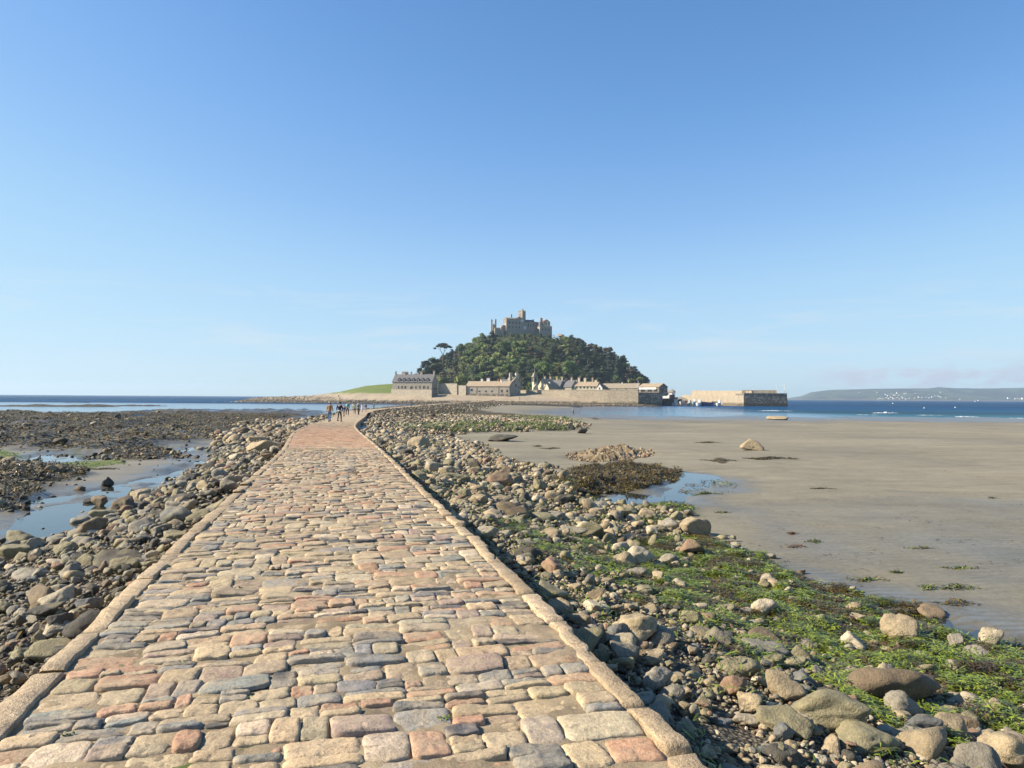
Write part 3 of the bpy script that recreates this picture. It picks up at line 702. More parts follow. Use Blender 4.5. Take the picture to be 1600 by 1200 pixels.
# kerbs
def kerb(E, side, width, top, drop, blen, y0, y1, seed):
    """E: edge line; stones laid along it, just inside"""
    r = np.random.default_rng(seed)
    seg = np.linalg.norm(np.diff(E, axis=0), axis=1); arc = np.concatenate([[0], np.cumsum(seg)])
    def pt(a):
        x = np.interp(a, arc, E[:, 0]); y = np.interp(a, arc, E[:, 1]); return np.stack([x, y], -1)
    a = float(np.interp(y0, E[:, 1], arc)); end = float(np.interp(y1, E[:, 1], arc))
    Vs, Fs, Cs = [], [], []; off = 0
    while a < end:
        ln = r.uniform(*blen); b = min(a + ln, end)
        d = pt(np.array([a]))[0][1]
        nl = 34 if d < 14 else 8
        off0 = r.normal(0, .007); u = np.linspace(a + .010, b - .026, nl); P = pt(u)
        T = pt(u + .05) - pt(u - .05); T /= np.linalg.norm(T, axis=1)[:, None]; Nrm = np.stack([T[:, 1], -T[:, 0]], -1) * side
        w0 = width * r.uniform(.86, 1.14); h0 = top + r.normal(0, .011); tilt = r.normal(0, .012)
        prof = [(-w0, -.12), (-w0 * 1.0, h0 - .018), (-w0 * .985, h0 - .004), (-w0 * .93, h0), (-w0 * .5, h0 + .002), (-w0 * .08, h0), (-.002, h0 - .004), (.003, h0 - .016), (.012, h0 - .14), (.02, -drop)]
        k = len(prof); o = np.array([q[0] for q in prof]); z = np.array([q[1] for q in prof])
        endf = np.minimum(1, np.minimum(np.arange(nl), np.arange(nl)[::-1]) / 1.4)
        rag = (.034 if side > 0 else .014) * fbm2(u[:, None] / .16 + 0 * o, o[None, :] * 3 + seed + 0 * u[:, None], 7 + seed, 3) + (.02 if side > 0 else .008) * fbm2(u / .45, u * 0 + seed, 9, 2)[:, None] * np.where(o > -.1, 1, .6)[None, :]
        X = P[:, None, 0] + Nrm[:, None, 0] * (o[None] + rag + off0); Y = P[:, None, 1] + Nrm[:, None, 1] * (o[None] + rag + off0)
        zz = np.repeat(z[None], nl, 0) - .022 * (1 - endf)[:, None] * (np.arange(k) > 0) * (np.arange(k) < k - 1) + .008 * fbm2(X / .10, Y / .10, 17, 3) + tilt * (np.linspace(-1, 1, nl))[:, None]
        Zr = zroad(Y) + zz
        V = np.stack([X, Y, Zr], -1).reshape(-1, 3); idx = np.arange(nl * k).reshape(nl, k) + off
        q = np.stack([idx[:-1, :-1], idx[:-1, 1:], idx[1:, 1:], idx[1:, :-1]], -1).reshape(-1, 4)
        if side > 0: q = q[:, ::-1]
        Fs.append(q)
        caps = []
        for row in (0, nl - 1):
            for j in range(1, k - 2): caps.append((idx[row, 0], idx[row, j], idx[row, j + 1]))
        Fs.append(np.array(caps))
        cb = np.array([(.49, .37, .225), (.45, .345, .22), (.50, .385, .25)][r.integers(3)]) * r.uniform(.82, 1.3)
        cc = np.repeat(cb[None], nl * k, 0); cc = cc.reshape(nl, k, 3)
        Vs.append(V); Cs.append(cc.reshape(-1, 3)); off += len(V); a = b
    return np.concatenate(Vs), [f for f in Fs if f.shape[1] == 4] + [f for f in Fs if f.shape[1] == 3], np.concatenate(Cs)
kerb_m = stone_surface('kerb_granite', dust=.3, fine=2.2, gr=1.7)
V, F, Cc = kerb(RE, 1, .118, .020, .5, (.4, .95), -3, 104, 21)
link('kerb', mesh_np('kerb', V, F, kerb_m, Cc), causeway)
V, F, Cc = kerb(LE, -1, .145, .010, .5, (.4, 1.1), -3, 104, 22)
link('kerb', mesh_np('kerb', V, F, kerb_m, Cc), causeway)
# ------------------------------------------------------------------ stones
_ICO = {}
def ico(n):
    if n not in _ICO:
        bm = bmesh.new(); bmesh.ops.create_icosphere(bm, subdivisions=n, radius=1)
        _ICO[n] = (np.array([v.co[:] for v in bm.verts]), np.array([[v.index for v in f.verts] for f in bm.faces])); bm.free()
    return _ICO[n]
def rock_verts(seed, sub, kind):
    r = np.random.default_rng(seed)
    v, f = ico(sub)
    if kind == 'rounded': n, p, lo, amp = 14, 10, .66, .12
    elif kind == 'flat': n, p, lo, amp = 13, 16, .66, .10
    else: n, p, lo, amp = 11, 24, .58, .10
    nn = r.normal(size=(n, 3)); nn /= np.linalg.norm(nn, axis=1)[:, None]
    d = r.uniform(lo, 1.0, n)
    if kind == 'flat':
        nn = np.concatenate([nn, [(0.05, .1, 1), (-.1, 0, -1)]]); d = np.concatenate([d, [.5, .5]])
        nn /= np.linalg.norm(nn, axis=1)[:, None]
    q = np.maximum(v @ nn.T, 0) / d[None]
    rad = (np.sum(q ** p, 1) + 1e-9) ** (-1 / p)
    rad = np.clip(rad, 0, 1.45)
    V = v * rad[:, None]
    n1 = vn3(V[:, 0] * 1.6 + seed, V[:, 1] * 1.6, V[:, 2] * 1.6, seed) ; n2 = vn3(V[:, 0] * 5, V[:, 1] * 5 + seed, V[:, 2] * 5, seed + 1); n3 = vn3(V[:, 0] * 13, V[:, 1] * 13, V[:, 2] * 13 + seed, seed + 2)
    V = V * (1 + amp * n1 + amp * .62 * n2 + amp * (.26 if sub > 2 else 0) * n3)[:, None]
    V -= (V.max(0) + V.min(0)) / 2; V /= (V.max(0) - V.min(0)).max() / 2
    # unit box: half sizes 1 on each axis
    if kind == 'pyramid': V[:, :2] *= (1 - .84 * np.clip((V[:, 2:3] + 1) / 2, 0, 1))
    V = V / np.abs(V).max(0)
    return V, f
KINDS = ('rounded', 'angular', 'flat', 'pyramid')
COLS = {'tan': (.43, .345, .215), 'olive': (.315, .28, .165), 'grey': (.31, .28, .215), 'dark grey': (.095, .088, .07), 'reddish brown': (.33, .215, .14), 'blue grey': (.20, .205, .19), 'pale': (.55, .47, .33), 'brown': (.225, .17, .105)}
def rock_material(name, col):
    t = NT(name); p = t.pos(); o = t.node('ShaderNodeTexCoord').outputs['Object']
    c = col(t)
    n0 = t.noise(p, 2.3, 4, .6); n1 = t.noise(p, 11, 5, .7); n2 = t.noise(p, 60, 3, .7); n3 = t.noise(p, 210, 2, .6)
    c = t.gain(c, t.maprange(n1, .25, .75, .68, 1.3, False)); c = t.gain(c, t.maprange(n2, .25, .75, .76, 1.22, False)); c = t.gain(c, t.maprange(n3, .3, .7, .84, 1.15, False))
    # lichen and dried algae in blotches
    c = t.mix(t.math('MULTIPLY', t.maprange(n0, .50, .66), .4), c, t.gain((.33, .28, .15), t.maprange(n1, .25, .75, .7, 1.3, False)))
    c = t.mix(t.math('MULTIPLY', t.maprange(t.noise(p, 6, 4, .7), .56, .68), .5), c, (.085, .075, .05))
    h = t.math('ADD', t.math('MULTIPLY', n1, 1.6), t.math('ADD', n2, t.math('MULTIPLY', n3, .4)))
    return t.out(c, t.maprange(n1, .3, .7, .6, .9), t.bump(h, .85, .017), .3)
rock_obj_m = rock_material('boulder_stone', lambda t: t.objcol())
rock_attr_m = rock_material('beach_stone', lambda t: t.attr().outputs['Color'])
NARCH = 10
HI = {}
def hi_mesh(kind, k):
    key = (kind, k % NARCH)
    if key not in HI:
        V, F = rock_verts(100 * KINDS.index(kind) + 7 * key[1] + 1, 4, kind)
        HI[key] = mesh_np('boulder', V, F, rock_obj_m)
    return HI[key]
BOULDERS = []            # (object, x, y, label info)
PLACED = []              # footprints kept clear of other stones
def put_boulder(kind, k, x, y, z, sx, sy, sz, rot, tilt, colname, jit=1.0):
    o = bpy.data.objects.new('boulder', hi_mesh(kind, k)); COL.objects.link(o)
    o.location = (float(x), float(y), float(z)); o.scale = (float(sx), float(sy), float(sz)); o.rotation_euler = (float(tilt[0]), float(tilt[1]), float(rot))
    c = np.array(COLS[colname]) * jit
    o.color = (float(c[0]), float(c[1]), float(c[2]), 1); o['category'] = 'boulder'
    return o
# --- boulders one can point to: (px, py of the base, width px, height px, kind, colour, variant, label, short name, height of ground above the open beach)
KEY = [
 (1290, 1158, 108, 80, 'rounded', 'olive', 0, 'biggest boulder of the stony shore, olive grey with a broad domed top', 'biggest domed boulder', .22, 0),
 (1345, 1192, 92, 56, 'rounded', 'olive', 1, 'squat twin humped olive boulder just this side of the biggest one', 'squat twin humped boulder', .22, .4),
 (1390, 1098, 134, 58, 'angular', 'brown', 2, 'long low brown boulder with a sloping ridge among green weed', 'long low brown boulder', .1, -.3),
 (1411, 1118, 54, 36, 'rounded', 'grey', 3, 'smooth egg shaped grey boulder before the long low brown one', 'smooth egg shaped boulder', .15, 0),
 (1155, 1086, 62, 58, 'rounded', 'olive', 4, 'upright olive boulder with a flat greenish crown, halfway along the stony bank', 'upright olive boulder', .2, .5),
 (1068, 1086, 52, 48, 'angular', 'dark grey', 5, 'rough dark brown grey boulder beside the granite kerb shadow', 'rough dark boulder', .25, 0),
 (1124, 1050, 50, 46, 'pyramid', 'brown', 6, 'pointed dark brown boulder behind the upright olive one', 'pointed dark brown boulder', .2, .8),
 (1187, 1035, 76, 34, 'rounded', 'grey', 7, 'long smooth grey boulder like a loaf, above the upright olive one', 'loaf shaped boulder', .15, 0),
 (904, 976, 40, 34, 'rounded', 'pale', 8, 'pale round boulder standing by the kerb shadow', 'pale round boulder', .3, 0),
 (983, 970, 42, 34, 'rounded', 'olive', 9, 'blunt egg shaped tan olive boulder at the edge of the weed', 'blunt egg boulder', .18, .5),
 (1028, 1002, 31, 33, 'rounded', 'olive', 2, 'small ball shaped olive boulder amid angular stones', 'ball shaped boulder', .2, 0),
 (996, 890, 44, 38, 'rounded', 'pale', 1, 'tall pale green tinged boulder standing alone in the green weed', 'tall pale boulder', .05, .2),
 (1080, 868, 37, 26, 'pyramid', 'reddish brown', 3, 'reddish pointed boulder with a dark side at the weed edge', 'reddish pointed boulder', .02, .2),
 (1195, 962, 36, 26, 'rounded', 'pale', 4, 'pale boulder in bright weed close to the strip of standing water', 'pale weedy boulder', .05, .5),
 (1409, 1000, 50, 36, 'rounded', 'tan', 5, 'tan boulder with a split face below the strip of standing water', 'split faced tan boulder', .03, 0),
 (1150, 1206, 84, 50, 'angular', 'grey', 7, 'big grey slab sided block cut by the lower picture edge', 'grey slab sided block', .3, .3),
 (1128, 1166, 40, 42, 'flat', 'blue grey', 1, 'blue grey slate slab leaning near the end of the kerb', 'blue grey leaning slab', .3, .7),
 (1548, 1004, 30, 22, 'rounded', 'pale', 6, 'small pale boulder beside the water at the sandy side', 'small pale waterside boulder', 0, 0),
 (1578, 1192, 80, 46, 'rounded', 'tan', 8, 'broad tan boulder at the lower corner of the stony shore', 'broad corner boulder', .15, 0),
 (803, 822, 52, 38, 'rounded', 'brown', 9, 'domed brown grey boulder, larger of the touching pair by the kerb', 'domed pair boulder', .12, .2),
 (814, 840, 36, 33, 'rounded', 'olive', 3, 'smaller boulder of the touching pair by the kerb', 'smaller pair boulder', .12, .6),
 (794, 860, 25, 25, 'angular', 'grey', 4, 'single upright grey block close under the kerb', 'upright grey block', .2, .4),
 (704, 768, 52, 30, 'rounded', 'olive', 0, 'broad brown olive boulder beside the kerb partway along the causeway', 'broad kerbside boulder', .15, .3),
 (699, 786, 26, 24, 'angular', 'dark grey', 1, 'dark wedge boulder pressed against the kerb', 'dark wedge boulder', .2, .2),
 (778, 762, 40, 26, 'angular', 'reddish brown', 5, 'pinkish block with a shadowed end in the middle of the far stones', 'pinkish block', .05, .4),
 (893, 846, 46, 22, 'rounded', 'grey', 6, 'long grey boulder lying above the green weed carpet', 'long grey boulder', .05, 0),
 (977, 806, 34, 16, 'rounded', 'olive', 7, 'smooth low olive boulder at the patch of green weed', 'smooth low boulder', .02, 0),
 (1027, 833, 30, 13, 'rounded', 'tan', 8, 'orange tan flat boulder lying by the sand', 'orange tan boulder', 0, 0),
 (950, 852, 24, 20, 'rounded', 'olive', 0, 'egg shaped yellowish boulder leaning against a paler neighbour', 'yellowish egg boulder', .05, .3),
 (968, 866, 34, 20, 'angular', 'pale', 2, 'pale grey boulder behind the tall pale one', 'pale grey boulder', .05, .3),
 (655, 700, 32, 19, 'angular', 'tan', 3, 'large tan block rising from the stones where the kerb bends', 'large tan block', .3, .5),
 (600, 688, 28, 11, 'rounded', 'tan', 9, 'low tan boulder touching the kerb where the causeway narrows', 'low kerbside boulder', .3, 0),
 (632, 716, 30, 15, 'rounded', 'dark grey', 2, 'dark humped boulder under the kerb below the large tan block', 'dark humped boulder', .35, 0),
 (637, 698, 24, 12, 'flat', 'dark grey', 3, 'dark tilted slab between the kerb and the large tan block', 'dark tilted slab', .3, 0),
 (1172, 703, 37, 18, 'pyramid', 'tan', 9, 'lone triangular tan boulder standing on open sand', 'triangular boulder', 0, .1),
 (1216, 656, 30, 6, 'rounded', 'tan', 5, 'low orange brown boulder near the water line beyond the sand', 'low boulder by the surf', 0, 0),
 (786, 690, 44, 11, 'rounded', 'dark grey', 6, 'dark weed draped mound of rock alone on the pale sand', 'dark weedy mound', 0, 0),
 (910, 675, 15, 8, 'rounded', 'dark grey', 7, 'black boulder at the tip of the far stony spit', 'black spit boulder', .2, 0),
 (892, 670, 12, 10, 'pyramid', 'dark grey', 8, 'dark pointed boulder near the tip of the far stony spit', 'dark pointed spit boulder', .2, 0),
 (203, 681, 30, 13, 'angular', 'dark grey', 9, 'black wedge boulder standing in a small bright pool amid brown weed', 'black wedge boulder', .1, 0),
 (412, 714, 50, 27, 'angular', 'tan', 4, 'big square cut tan block beside the far causeway edge', 'big square cut block', .3, .15),
 (183, 921, 76, 58, 'rounded', 'dark grey', 5, 'biggest dark boulder on the pool side, bulky and smooth', 'biggest dark boulder', .25, .3),
 (148, 948, 48, 34, 'angular', 'reddish brown', 6, 'reddish block in front of the biggest dark boulder', 'reddish block', .3, .5),
 (132, 897, 52, 32, 'rounded', 'dark grey', 7, 'round backed dark grey boulder next to the biggest dark one', 'round backed boulder', .2, 0),
 (28, 879, 56, 28, 'flat', 'olive', 8, 'large flat topped olive boulder by the pool', 'large flat topped boulder', .05, 0),
 (33, 849, 40, 20, 'rounded', 'olive', 9, 'rounded olive boulder with its foot in the pool', 'pool foot boulder', 0, 0),
 (303, 829, 50, 28, 'angular', 'tan', 0, 'orange tan boulder tucked against the smooth kerb', 'orange tan kerbside block', .3, .2),
 (252, 827, 46, 30, 'rounded', 'dark grey', 1, 'dark mottled boulder next to the orange tan kerbside one', 'dark mottled boulder', .25, 0),
 (230, 872, 30, 27, 'pyramid', 'olive', 2, 'olive fin shaped boulder leaning up behind the biggest dark one', 'olive fin boulder', .28, .6),
 (241, 903, 32, 28, 'pyramid', 'pale', 3, 'pale yellowish pointed boulder touching the kerb', 'pale pointed boulder', .32, .8),
 (66, 1018, 66, 36, 'angular', 'dark grey', 4, 'black slab sided boulder near the lower kerb', 'black slab boulder', .3, .1),
 (22, 1076, 44, 46, 'rounded', 'dark grey', 5, 'dark upright boulder beside the kerb at the picture edge', 'dark upright boulder', .32, 0),
 (362, 776, 34, 34, 'flat', 'grey', 6, 'tall pale grey slab propped against the causeway', 'tall propped slab', .3, .5),
 (168, 758, 17, 13, 'angular', 'dark grey', 7, 'small black cube like boulder on the wet sand', 'small black boulder', 0, .4),
 (208, 779, 20, 15, 'pyramid', 'dark grey', 8, 'dark pyramid boulder standing at the edge of the pool', 'dark pyramid boulder', .05, .2),
 (156, 788, 26, 14, 'angular', 'brown', 9, 'brown weed topped boulder in the middle of the pool', 'weed topped boulder', 0, 0),
 (163, 808, 38, 12, 'flat', 'olive', 0, 'long flat boulder mirrored in the pool edge', 'long flat pool boulder', 0, 0),
]
LAND = []
for (px, py, w, h, kind, colr, var, lab, short, up, rot) in KEY:
    x, y = ground_px(px, py, up)
    if px < 560 and px > 380: x, y = ground_px(px, py, .3)
    y0 = y
    W = w / FPX * y; H = h / FPX * y
    y = y + W * .32; x = ray(px, py)[0] * y
    g = float(G(np.array([x]), np.array([y]))[0])
    zt = float(at(px, py - h, y - W * .1)[2])                 # top of the boulder
    zb = min(g - .12 * H, zt - .8 * H)
    o = put_boulder(kind, var, x, y, (zt + zb) / 2, W * .55, W * .45, (zt - zb) / 2, rot, (0, 0), colr)
    o['label'] = lab; o['group'] = 'boulders along the causeway'
    LAND.append((x, y, short)); PLACED.append((x, y, W * .5)); BOULDERS.append(o)
PL = np.array(PLACED)

def scatter(P, dens, smin, smax, alpha, cols, kinds=(.45, .3, .25), edge=.5, seed=0, ymax=400, lift=.0, flat=(.45, .8), density=None, cap=30000):
    r = np.random.default_rng(seed)
    lo, hi = P.min(0) - edge, P.max(0) + edge; hi[1] = min(hi[1], ymax); lo[1] = max(lo[1], 1.0)
    n = int(dens * (hi[0] - lo[0]) * (hi[1] - lo[1])); n = min(n, 400000)
    x = r.uniform(lo[0], hi[0], n); y = r.uniform(lo[1], hi[1], n)
    d = psdf(P, x, y) + edge * 1.2 * fbm2(x / (edge * 3), y / (edge * 3), seed + 5, 3)
    k = d > r.uniform(-edge, edge, n) * .8
    k &= np.abs(x) < .95 * y + 4
    k &= ~((x / np.maximum(y, .1)) > .80) & ~((x / np.maximum(y, .1)) < -.80)
    x, y = x[k], y[k]
    k = -psdf(ROAD_C, x, y) > .12; x, y = x[k], y[k]
    if density is not None: k = r.random(len(x)) < density(x, y); x, y = x[k], y[k]
    x, y = x[:cap], y[:cap]
    n = len(x)
    s = smin * (1 - r.random(n) * (1 - (smin / smax) ** alpha)) ** (-1 / alpha)
    names = list(cols); w = np.array([cols[c] for c in names], float); w /= w.sum()
    ci = r.choice(len(names), n, p=w)
    kd = r.choice(3, n, p=kinds)
    sy = s * r.uniform(.62, .95, n); sz = s * r.uniform(flat[0], flat[1], n); sz[kd == 2] *= .6
    e = -psdf(ROAD_C, x, y)
    k = (e > sy * .45) & (np.min((x[:, None] - PL[None, :, 0]) ** 2 + (y[:, None] - PL[None, :, 1]) ** 2 - (PL[None, :, 2] + s[:, None] * .3) ** 2, 1) > 0)
    x, y, s, sy, sz, ci, kd = (a[k] for a in (x, y, s, sy, sz, ci, kd)); n = len(x)
    z = G(x, y) + sz * r.uniform(.02, .26, n) + lift * r.random(n) ** 2
    return dict(x=x, y=y, z=z, sx=s / 2, sy=sy / 2, sz=sz / 2, c=np.array([names[i] for i in ci]), k=kd, rot=r.uniform(0, 2 * PI, n), tx=r.normal(0, .22, n), ty=r.normal(0, .22, n), v=r.integers(0, NARCH, n), j=r.uniform(.78, 1.2, n))
mixR = {'tan': 3.4, 'olive': 3.2, 'grey': 2.2, 'pale': 1.8, 'brown': 1.3, 'reddish brown': .8, 'blue grey': .4, 'dark grey': .8}
mixL = {'tan': .7, 'olive': 2.4, 'grey': 3.2, 'pale': .6, 'brown': 1.3, 'reddish brown': .5, 'blue grey': .8, 'dark grey': 2.4}
mixF = {'tan': 3.0, 'olive': 1.5, 'grey': 1.6, 'pale': 1.6, 'brown': 2.6, 'reddish brown': 1.6, 'dark grey': 1.6}
mixW = {'dark grey': 5, 'brown': 3, 'olive': 1.5, 'grey': .8, 'tan': .35}
def thin_green(x, y):
    g = sstep(-.3, .4, psdf(Z_GREEN, x, y)); w = sstep(-.2, .3, psdf(POOLS[2], x, y))
    b = sstep(-.3, .3, psdf(Z_BROWN, x, y)); r2 = sstep(-.3, .3, psdf(Z_REEF, x, y)); p1 = np.maximum(sstep(-.4, .2, psdf(POOLS[0], x, y)), sstep(-.4, .2, psdf(POOLS[1], x, y)))
    return (1 - .78 * g) * (1 - .85 * w) * (1 - .75 * b) * (1 - .8 * r2) * (1 - .8 * p1)
def nopool(x, y):
    q = np.ones_like(x)
    for k in (3, 4, 5): q *= 1 - .9 * sstep(-.5, .6, psdf(POOLS[k], x, y))
    return q
SC = [scatter(Z_STONES_R, 420, .022, .07, 1.6, mixR, (.4, .35, .25), .4, 21, 8.5, .02, density=thin_green, cap=16000),
      scatter(Z_GREEN, 5.5, .09, .34, 1.3, {'pale': 2.5, 'olive': 3, 'grey': 2, 'tan': 2, 'brown': 1}, (.55, .3, .15), .3, 22, 16, .03),
      scatter(Z_STONES_L, 420, .022, .07, 1.6, mixL, (.3, .4, .3), .4, 23, 8.5, .02, cap=16000),
      scatter(Z_STONES_R, 190, .035, .40, 1.85, mixR, (.24, .48, .28), .5, 1, 13, .06, density=thin_green),
      scatter(Z_STONES_R, 48, .075, .62, 1.85, mixR, (.30, .46, .24), .7, 2, 60, .10, density=lambda x, y: thin_green(x, y) * (y > 11)),
      scatter(Z_STONES_L, 190, .04, .42, 1.8, mixL, (.28, .44, .28), .5, 3, 13, .08),
      scatter(Z_STONES_L, 44, .08, .66, 1.85, mixL, (.32, .42, .26), .8, 4, 40, .10, density=lambda x, y: (y > 11) * nopool(x, y)),
      scatter(Z_STONES_L, 9, .17, 1.0, 1.9, {**mixF, 'dark grey': 3}, (.4, .4, .2), 1.5, 5, 110, .15, density=lambda x, y: y > 38),
      scatter(Z_FAR_R, 9, .16, .75, 2.0, mixF, (.4, .4, .2), 1.5, 6, 150, .12),
      scatter(Z_WEED_L, .22, .2, 1.3, 2.4, mixW, (.5, .3, .2), 2.0, 7, 170, .1),
      scatter(Z_WEED_L2, 9, .12, .6, 2.0, mixW, (.4, .4, .2), .8, 8, 80, .05),
      scatter(Z_STRIP_L, 7, .12, .6, 2.0, mixW, (.4, .4, .2), .6, 9, 80, .05),
      scatter(Z_REEF, 14, .08, .26, 2.0, {'tan': 3, 'brown': 3, 'pale': .6, 'reddish brown': 1.2}, (.4, .5, .1), .3, 10, 60, .10, flat=(.6, 1.1)),
      scatter(Z_BROWN, 10, .08, .3, 2.0, mixW, (.5, .3, .2), .3, 12, 60, .02),
      scatter(gpoly([(-200, 700), (330, 700), (230, 760), (150, 800), (0, 830), (-300, 860)]), .8, .08, .45, 2.0, mixW, (.5, .3, .2), 1.0, 13, 80, 0)]
# the island's foreshore and the stones along the far causeway
IS = np.array([(-205, 516), (-123, 484), (-63, 448), (-30, 385), (76, 372), (76, 434), (20, 455), (-10, 452), (-60, 462), (-112, 496), (-120, 512), (-170, 545), (-205, 545)])
SC.append(scatter(IS, .8, .35, 1.4, 2.2, {'tan': .8, 'brown': 3.5, 'grey': .8, 'olive': 1.5, 'dark grey': 4, 'reddish brown': 1}, (.35, .5, .15), 4, 14, 560, .2, cap=8000, density=lambda x, y: ((G(x, y) < -.7) & (x > -110)) * 1.0))
SC.append(scatter(IS, .9, .35, 1.5, 2.2, {'tan': 3, 'brown': 2, 'grey': 2, 'pale': 1.2, 'dark grey': 1.2}, (.35, .5, .15), 4, 24, 560, .2, cap=5000, density=lambda x, y: ((G(x, y) < 2.6) & (x < -108)) * 1.0))
FARC = np.array([(-22, 100), (-34, 165), (-42, 230), (-36, 330), (-14, 430), (8, 430), (2, 380), (-8, 330), (-12, 250), (-16, 180), (-14, 130), (-8, 105)])
SC.append(scatter(FARC, 1.1, .35, 1.3, 2.1, mixW, (.4, .4, .2), 5, 15, 420, .1, cap=9000))
S = {k: np.concatenate([s[k] for s in SC]) for k in SC[0]}
upx, upy = to_px(S['x'], S['y'], S['z'])
S['px'] = S['sx'] * 2 / S['y'] * FPX
inview = (upx > -20) & (upx < 1620) & (upy < 1210)
rank = np.where(inview, S['px'] * np.sqrt(S['sz'] / S['sx']), 0)
NIND = 290 - len(KEY)
order = np.argsort(-rank)
ind = order[:NIND]
rest = np.ones(len(S['x']), bool); rest[ind] = False
# stones one can count, each named by how it looks and where it lies
SHAPE = {0: 'rounded', 1: 'angular', 2: 'flat'}
LP = np.array([(a, b) for a, b, _ in LAND])
dec = []
for i in ind:
    x, y = S['x'][i], S['y'][i]
    d = np.hypot(LP[:, 0] - x, (LP[:, 1] - y)); j = int(np.argmin(d + 1e3 * ((LP[:, 0] + .24 * LP[:, 1] > 0) != (x + .24 * y > 0))))
    dx, dy = x - LP[j, 0], y - LP[j, 1]
    outw = 1 if x + .24 * y > 0 else -1
    if abs(dy) > abs(dx): rel = 'beyond' if dy > 0 else 'this side of'
    else: rel = ('seaward of' if dx * outw > 0 else 'on the kerb side of')
    px = S['px'][i]
    size = 'big' if px > 34 else ('medium' if px > 23 else 'small')
    dec.append([i, size, S['c'][i], SHAPE[int(S['k'][i])], rel, LAND[j][2], d[j]])
from collections import defaultdict
gr = defaultdict(list)
for q in dec: gr[tuple(q[1:6])].append(q)
ORD = ('first', 'second', 'third', 'fourth', 'fifth', 'sixth', 'seventh', 'eighth')
for key, qs in gr.items():
    qs.sort(key=lambda q: q[6])
    for n, q in enumerate(qs):
        i = q[0]; lead = '' if len(qs) == 1 else (ORD + ('ninth', 'tenth', 'eleventh', 'twelfth', 'thirteenth', 'fourteenth'))[n] + ' '
        lab = f'{lead}{key[0]} {key[2]} {key[1]} stone {key[3]} the {key[4]}' + ('' if len(qs) == 1 else ', outward')
        o = put_boulder(SHAPE[int(S['k'][i])], int(S['v'][i]), S['x'][i], S['y'][i], S['z'][i], S['sx'][i], S['sy'][i], S['sz'][i], S['rot'][i], (S['tx'][i], S['ty'][i]), S['c'][i], S['j'][i])
        o['label'] = lab; o['group'] = 'boulders along the causeway'
# all the smaller ones
Vs, Fs, Cs = [], [], []; off = 0
for sub, lo, hi in ((3, 15, 1e9), (2, 6.5, 15), (1, 0, 6.5)):
    for kd in range(3):
        for v in range(NARCH):
            w = np.where(rest & (S['px'] >= lo) & (S['px'] < hi) & (S['k'] == kd) & (S['v'] == v))[0]
            if not len(w): continue
            V0, F0 = rock_verts(100 * kd + 7 * v + 1, sub, KINDS[kd])
            P = V0[None] * np.stack([S['sx'][w], S['sy'][w], S['sz'][w]], -1)[:, None, :]
            a, b = S['tx'][w][:, None], S['ty'][w][:, None]
            P = np.stack([P[..., 0], P[..., 1] * np.cos(a) - P[..., 2] * np.sin(a), P[..., 1] * np.sin(a) + P[..., 2] * np.cos(a)], -1)
            P = np.stack([P[..., 0] * np.cos(b) + P[..., 2] * np.sin(b), P[..., 1], -P[..., 0] * np.sin(b) + P[..., 2] * np.cos(b)], -1)
            c, s = np.cos(S['rot'][w])[:, None], np.sin(S['rot'][w])[:, None]
            P = np.stack([P[..., 0] * c - P[..., 1] * s, P[..., 0] * s + P[..., 1] * c, P[..., 2]], -1)
            P += np.stack([S['x'][w], S['y'][w], S['z'][w]], -1)[:, None, :]
            Vs.append(P.reshape(-1, 3)); Fs.append((F0[None] + (np.arange(len(w)) * len(V0) + off)[:, None, None]).reshape(-1, 3))
            cc = np.array([COLS[q] for q in S['c'][w]]) * S['j'][w][:, None]; Cs.append(np.repeat(cc, len(V0), 0)); off += len(w) * len(V0)
print('stones', len(S['x']), 'verts', off)
tag(link('shingle', mesh_np('shingle', np.concatenate(Vs), np.concatenate(Fs), rock_attr_m, np.concatenate(Cs))), 'mass of smaller beach stones on both sides of the causeway', 'stones', kind='stuff')
del Vs, Fs, Cs

# ------------------------------------------------------------------ seaweed
def ribbons(x, y, z, ln, wd, cols, seed, up=.5, nseg=3):
    r = np.random.default_rng(seed); n = len(x)
    az = r.uniform(0, 2 * PI, n); el = r.uniform(.0, 1.1, n) * up
    curl = r.normal(0, .9, n); drop = r.uniform(.5, 1.4, n) * up; tw = r.uniform(-1, 1, n)
    P = np.stack([x, y, z], -1); L = []
    for j in range(nseg):
        f = j / (nseg - 1); wj = wd * (.5 + 1.1 * f * (1 - f) * 2 + .15 * (r.random(n) - .5)) * (1 if j < nseg - 1 else .35)
        side = np.stack([-np.sin(az), np.cos(az), tw * .7 * f], -1)
        L.append(P - side * wj[:, None] / 2); L.append(P + side * wj[:, None] / 2)
        st = ln / (nseg - 1)
        P = P + np.stack([np.cos(az) * np.cos(el), np.sin(az) * np.cos(el), np.sin(el)], -1) * st[:, None]
        P[:, 2] = np.maximum(P[:, 2], z - .015)
        az = az + curl * .6; el = el - drop * 1.0
    V = np.stack(L, 1); nv = 2 * nseg
    q = np.array([[2 * j, 2 * j + 1, 2 * j + 3, 2 * j + 2] for j in range(nseg - 1)])
    F = (q[None] + (np.arange(n) * nv)[:, None, None]).reshape(-1, 4)
    return V.reshape(-1, 3), F, np.repeat(cols, nv, 0)
t = NT('seaweed'); p = t.pos(); c = t.attr().outputs['Color']
c = t.gain(c, t.maprange(t.noise(p, 30, 3, .6), .25, .75, .7, 1.3, False))
weed_m = t.out(c, .38, t.bump(t.noise(p, 60, 3), .5, .004), .5)
GREENS = np.array([(.185, .25, .024), (.26, .31, .035), (.085, .125, .018), (.045, .06, .018), (.12, .11, .03), (.11, .06, .03)])
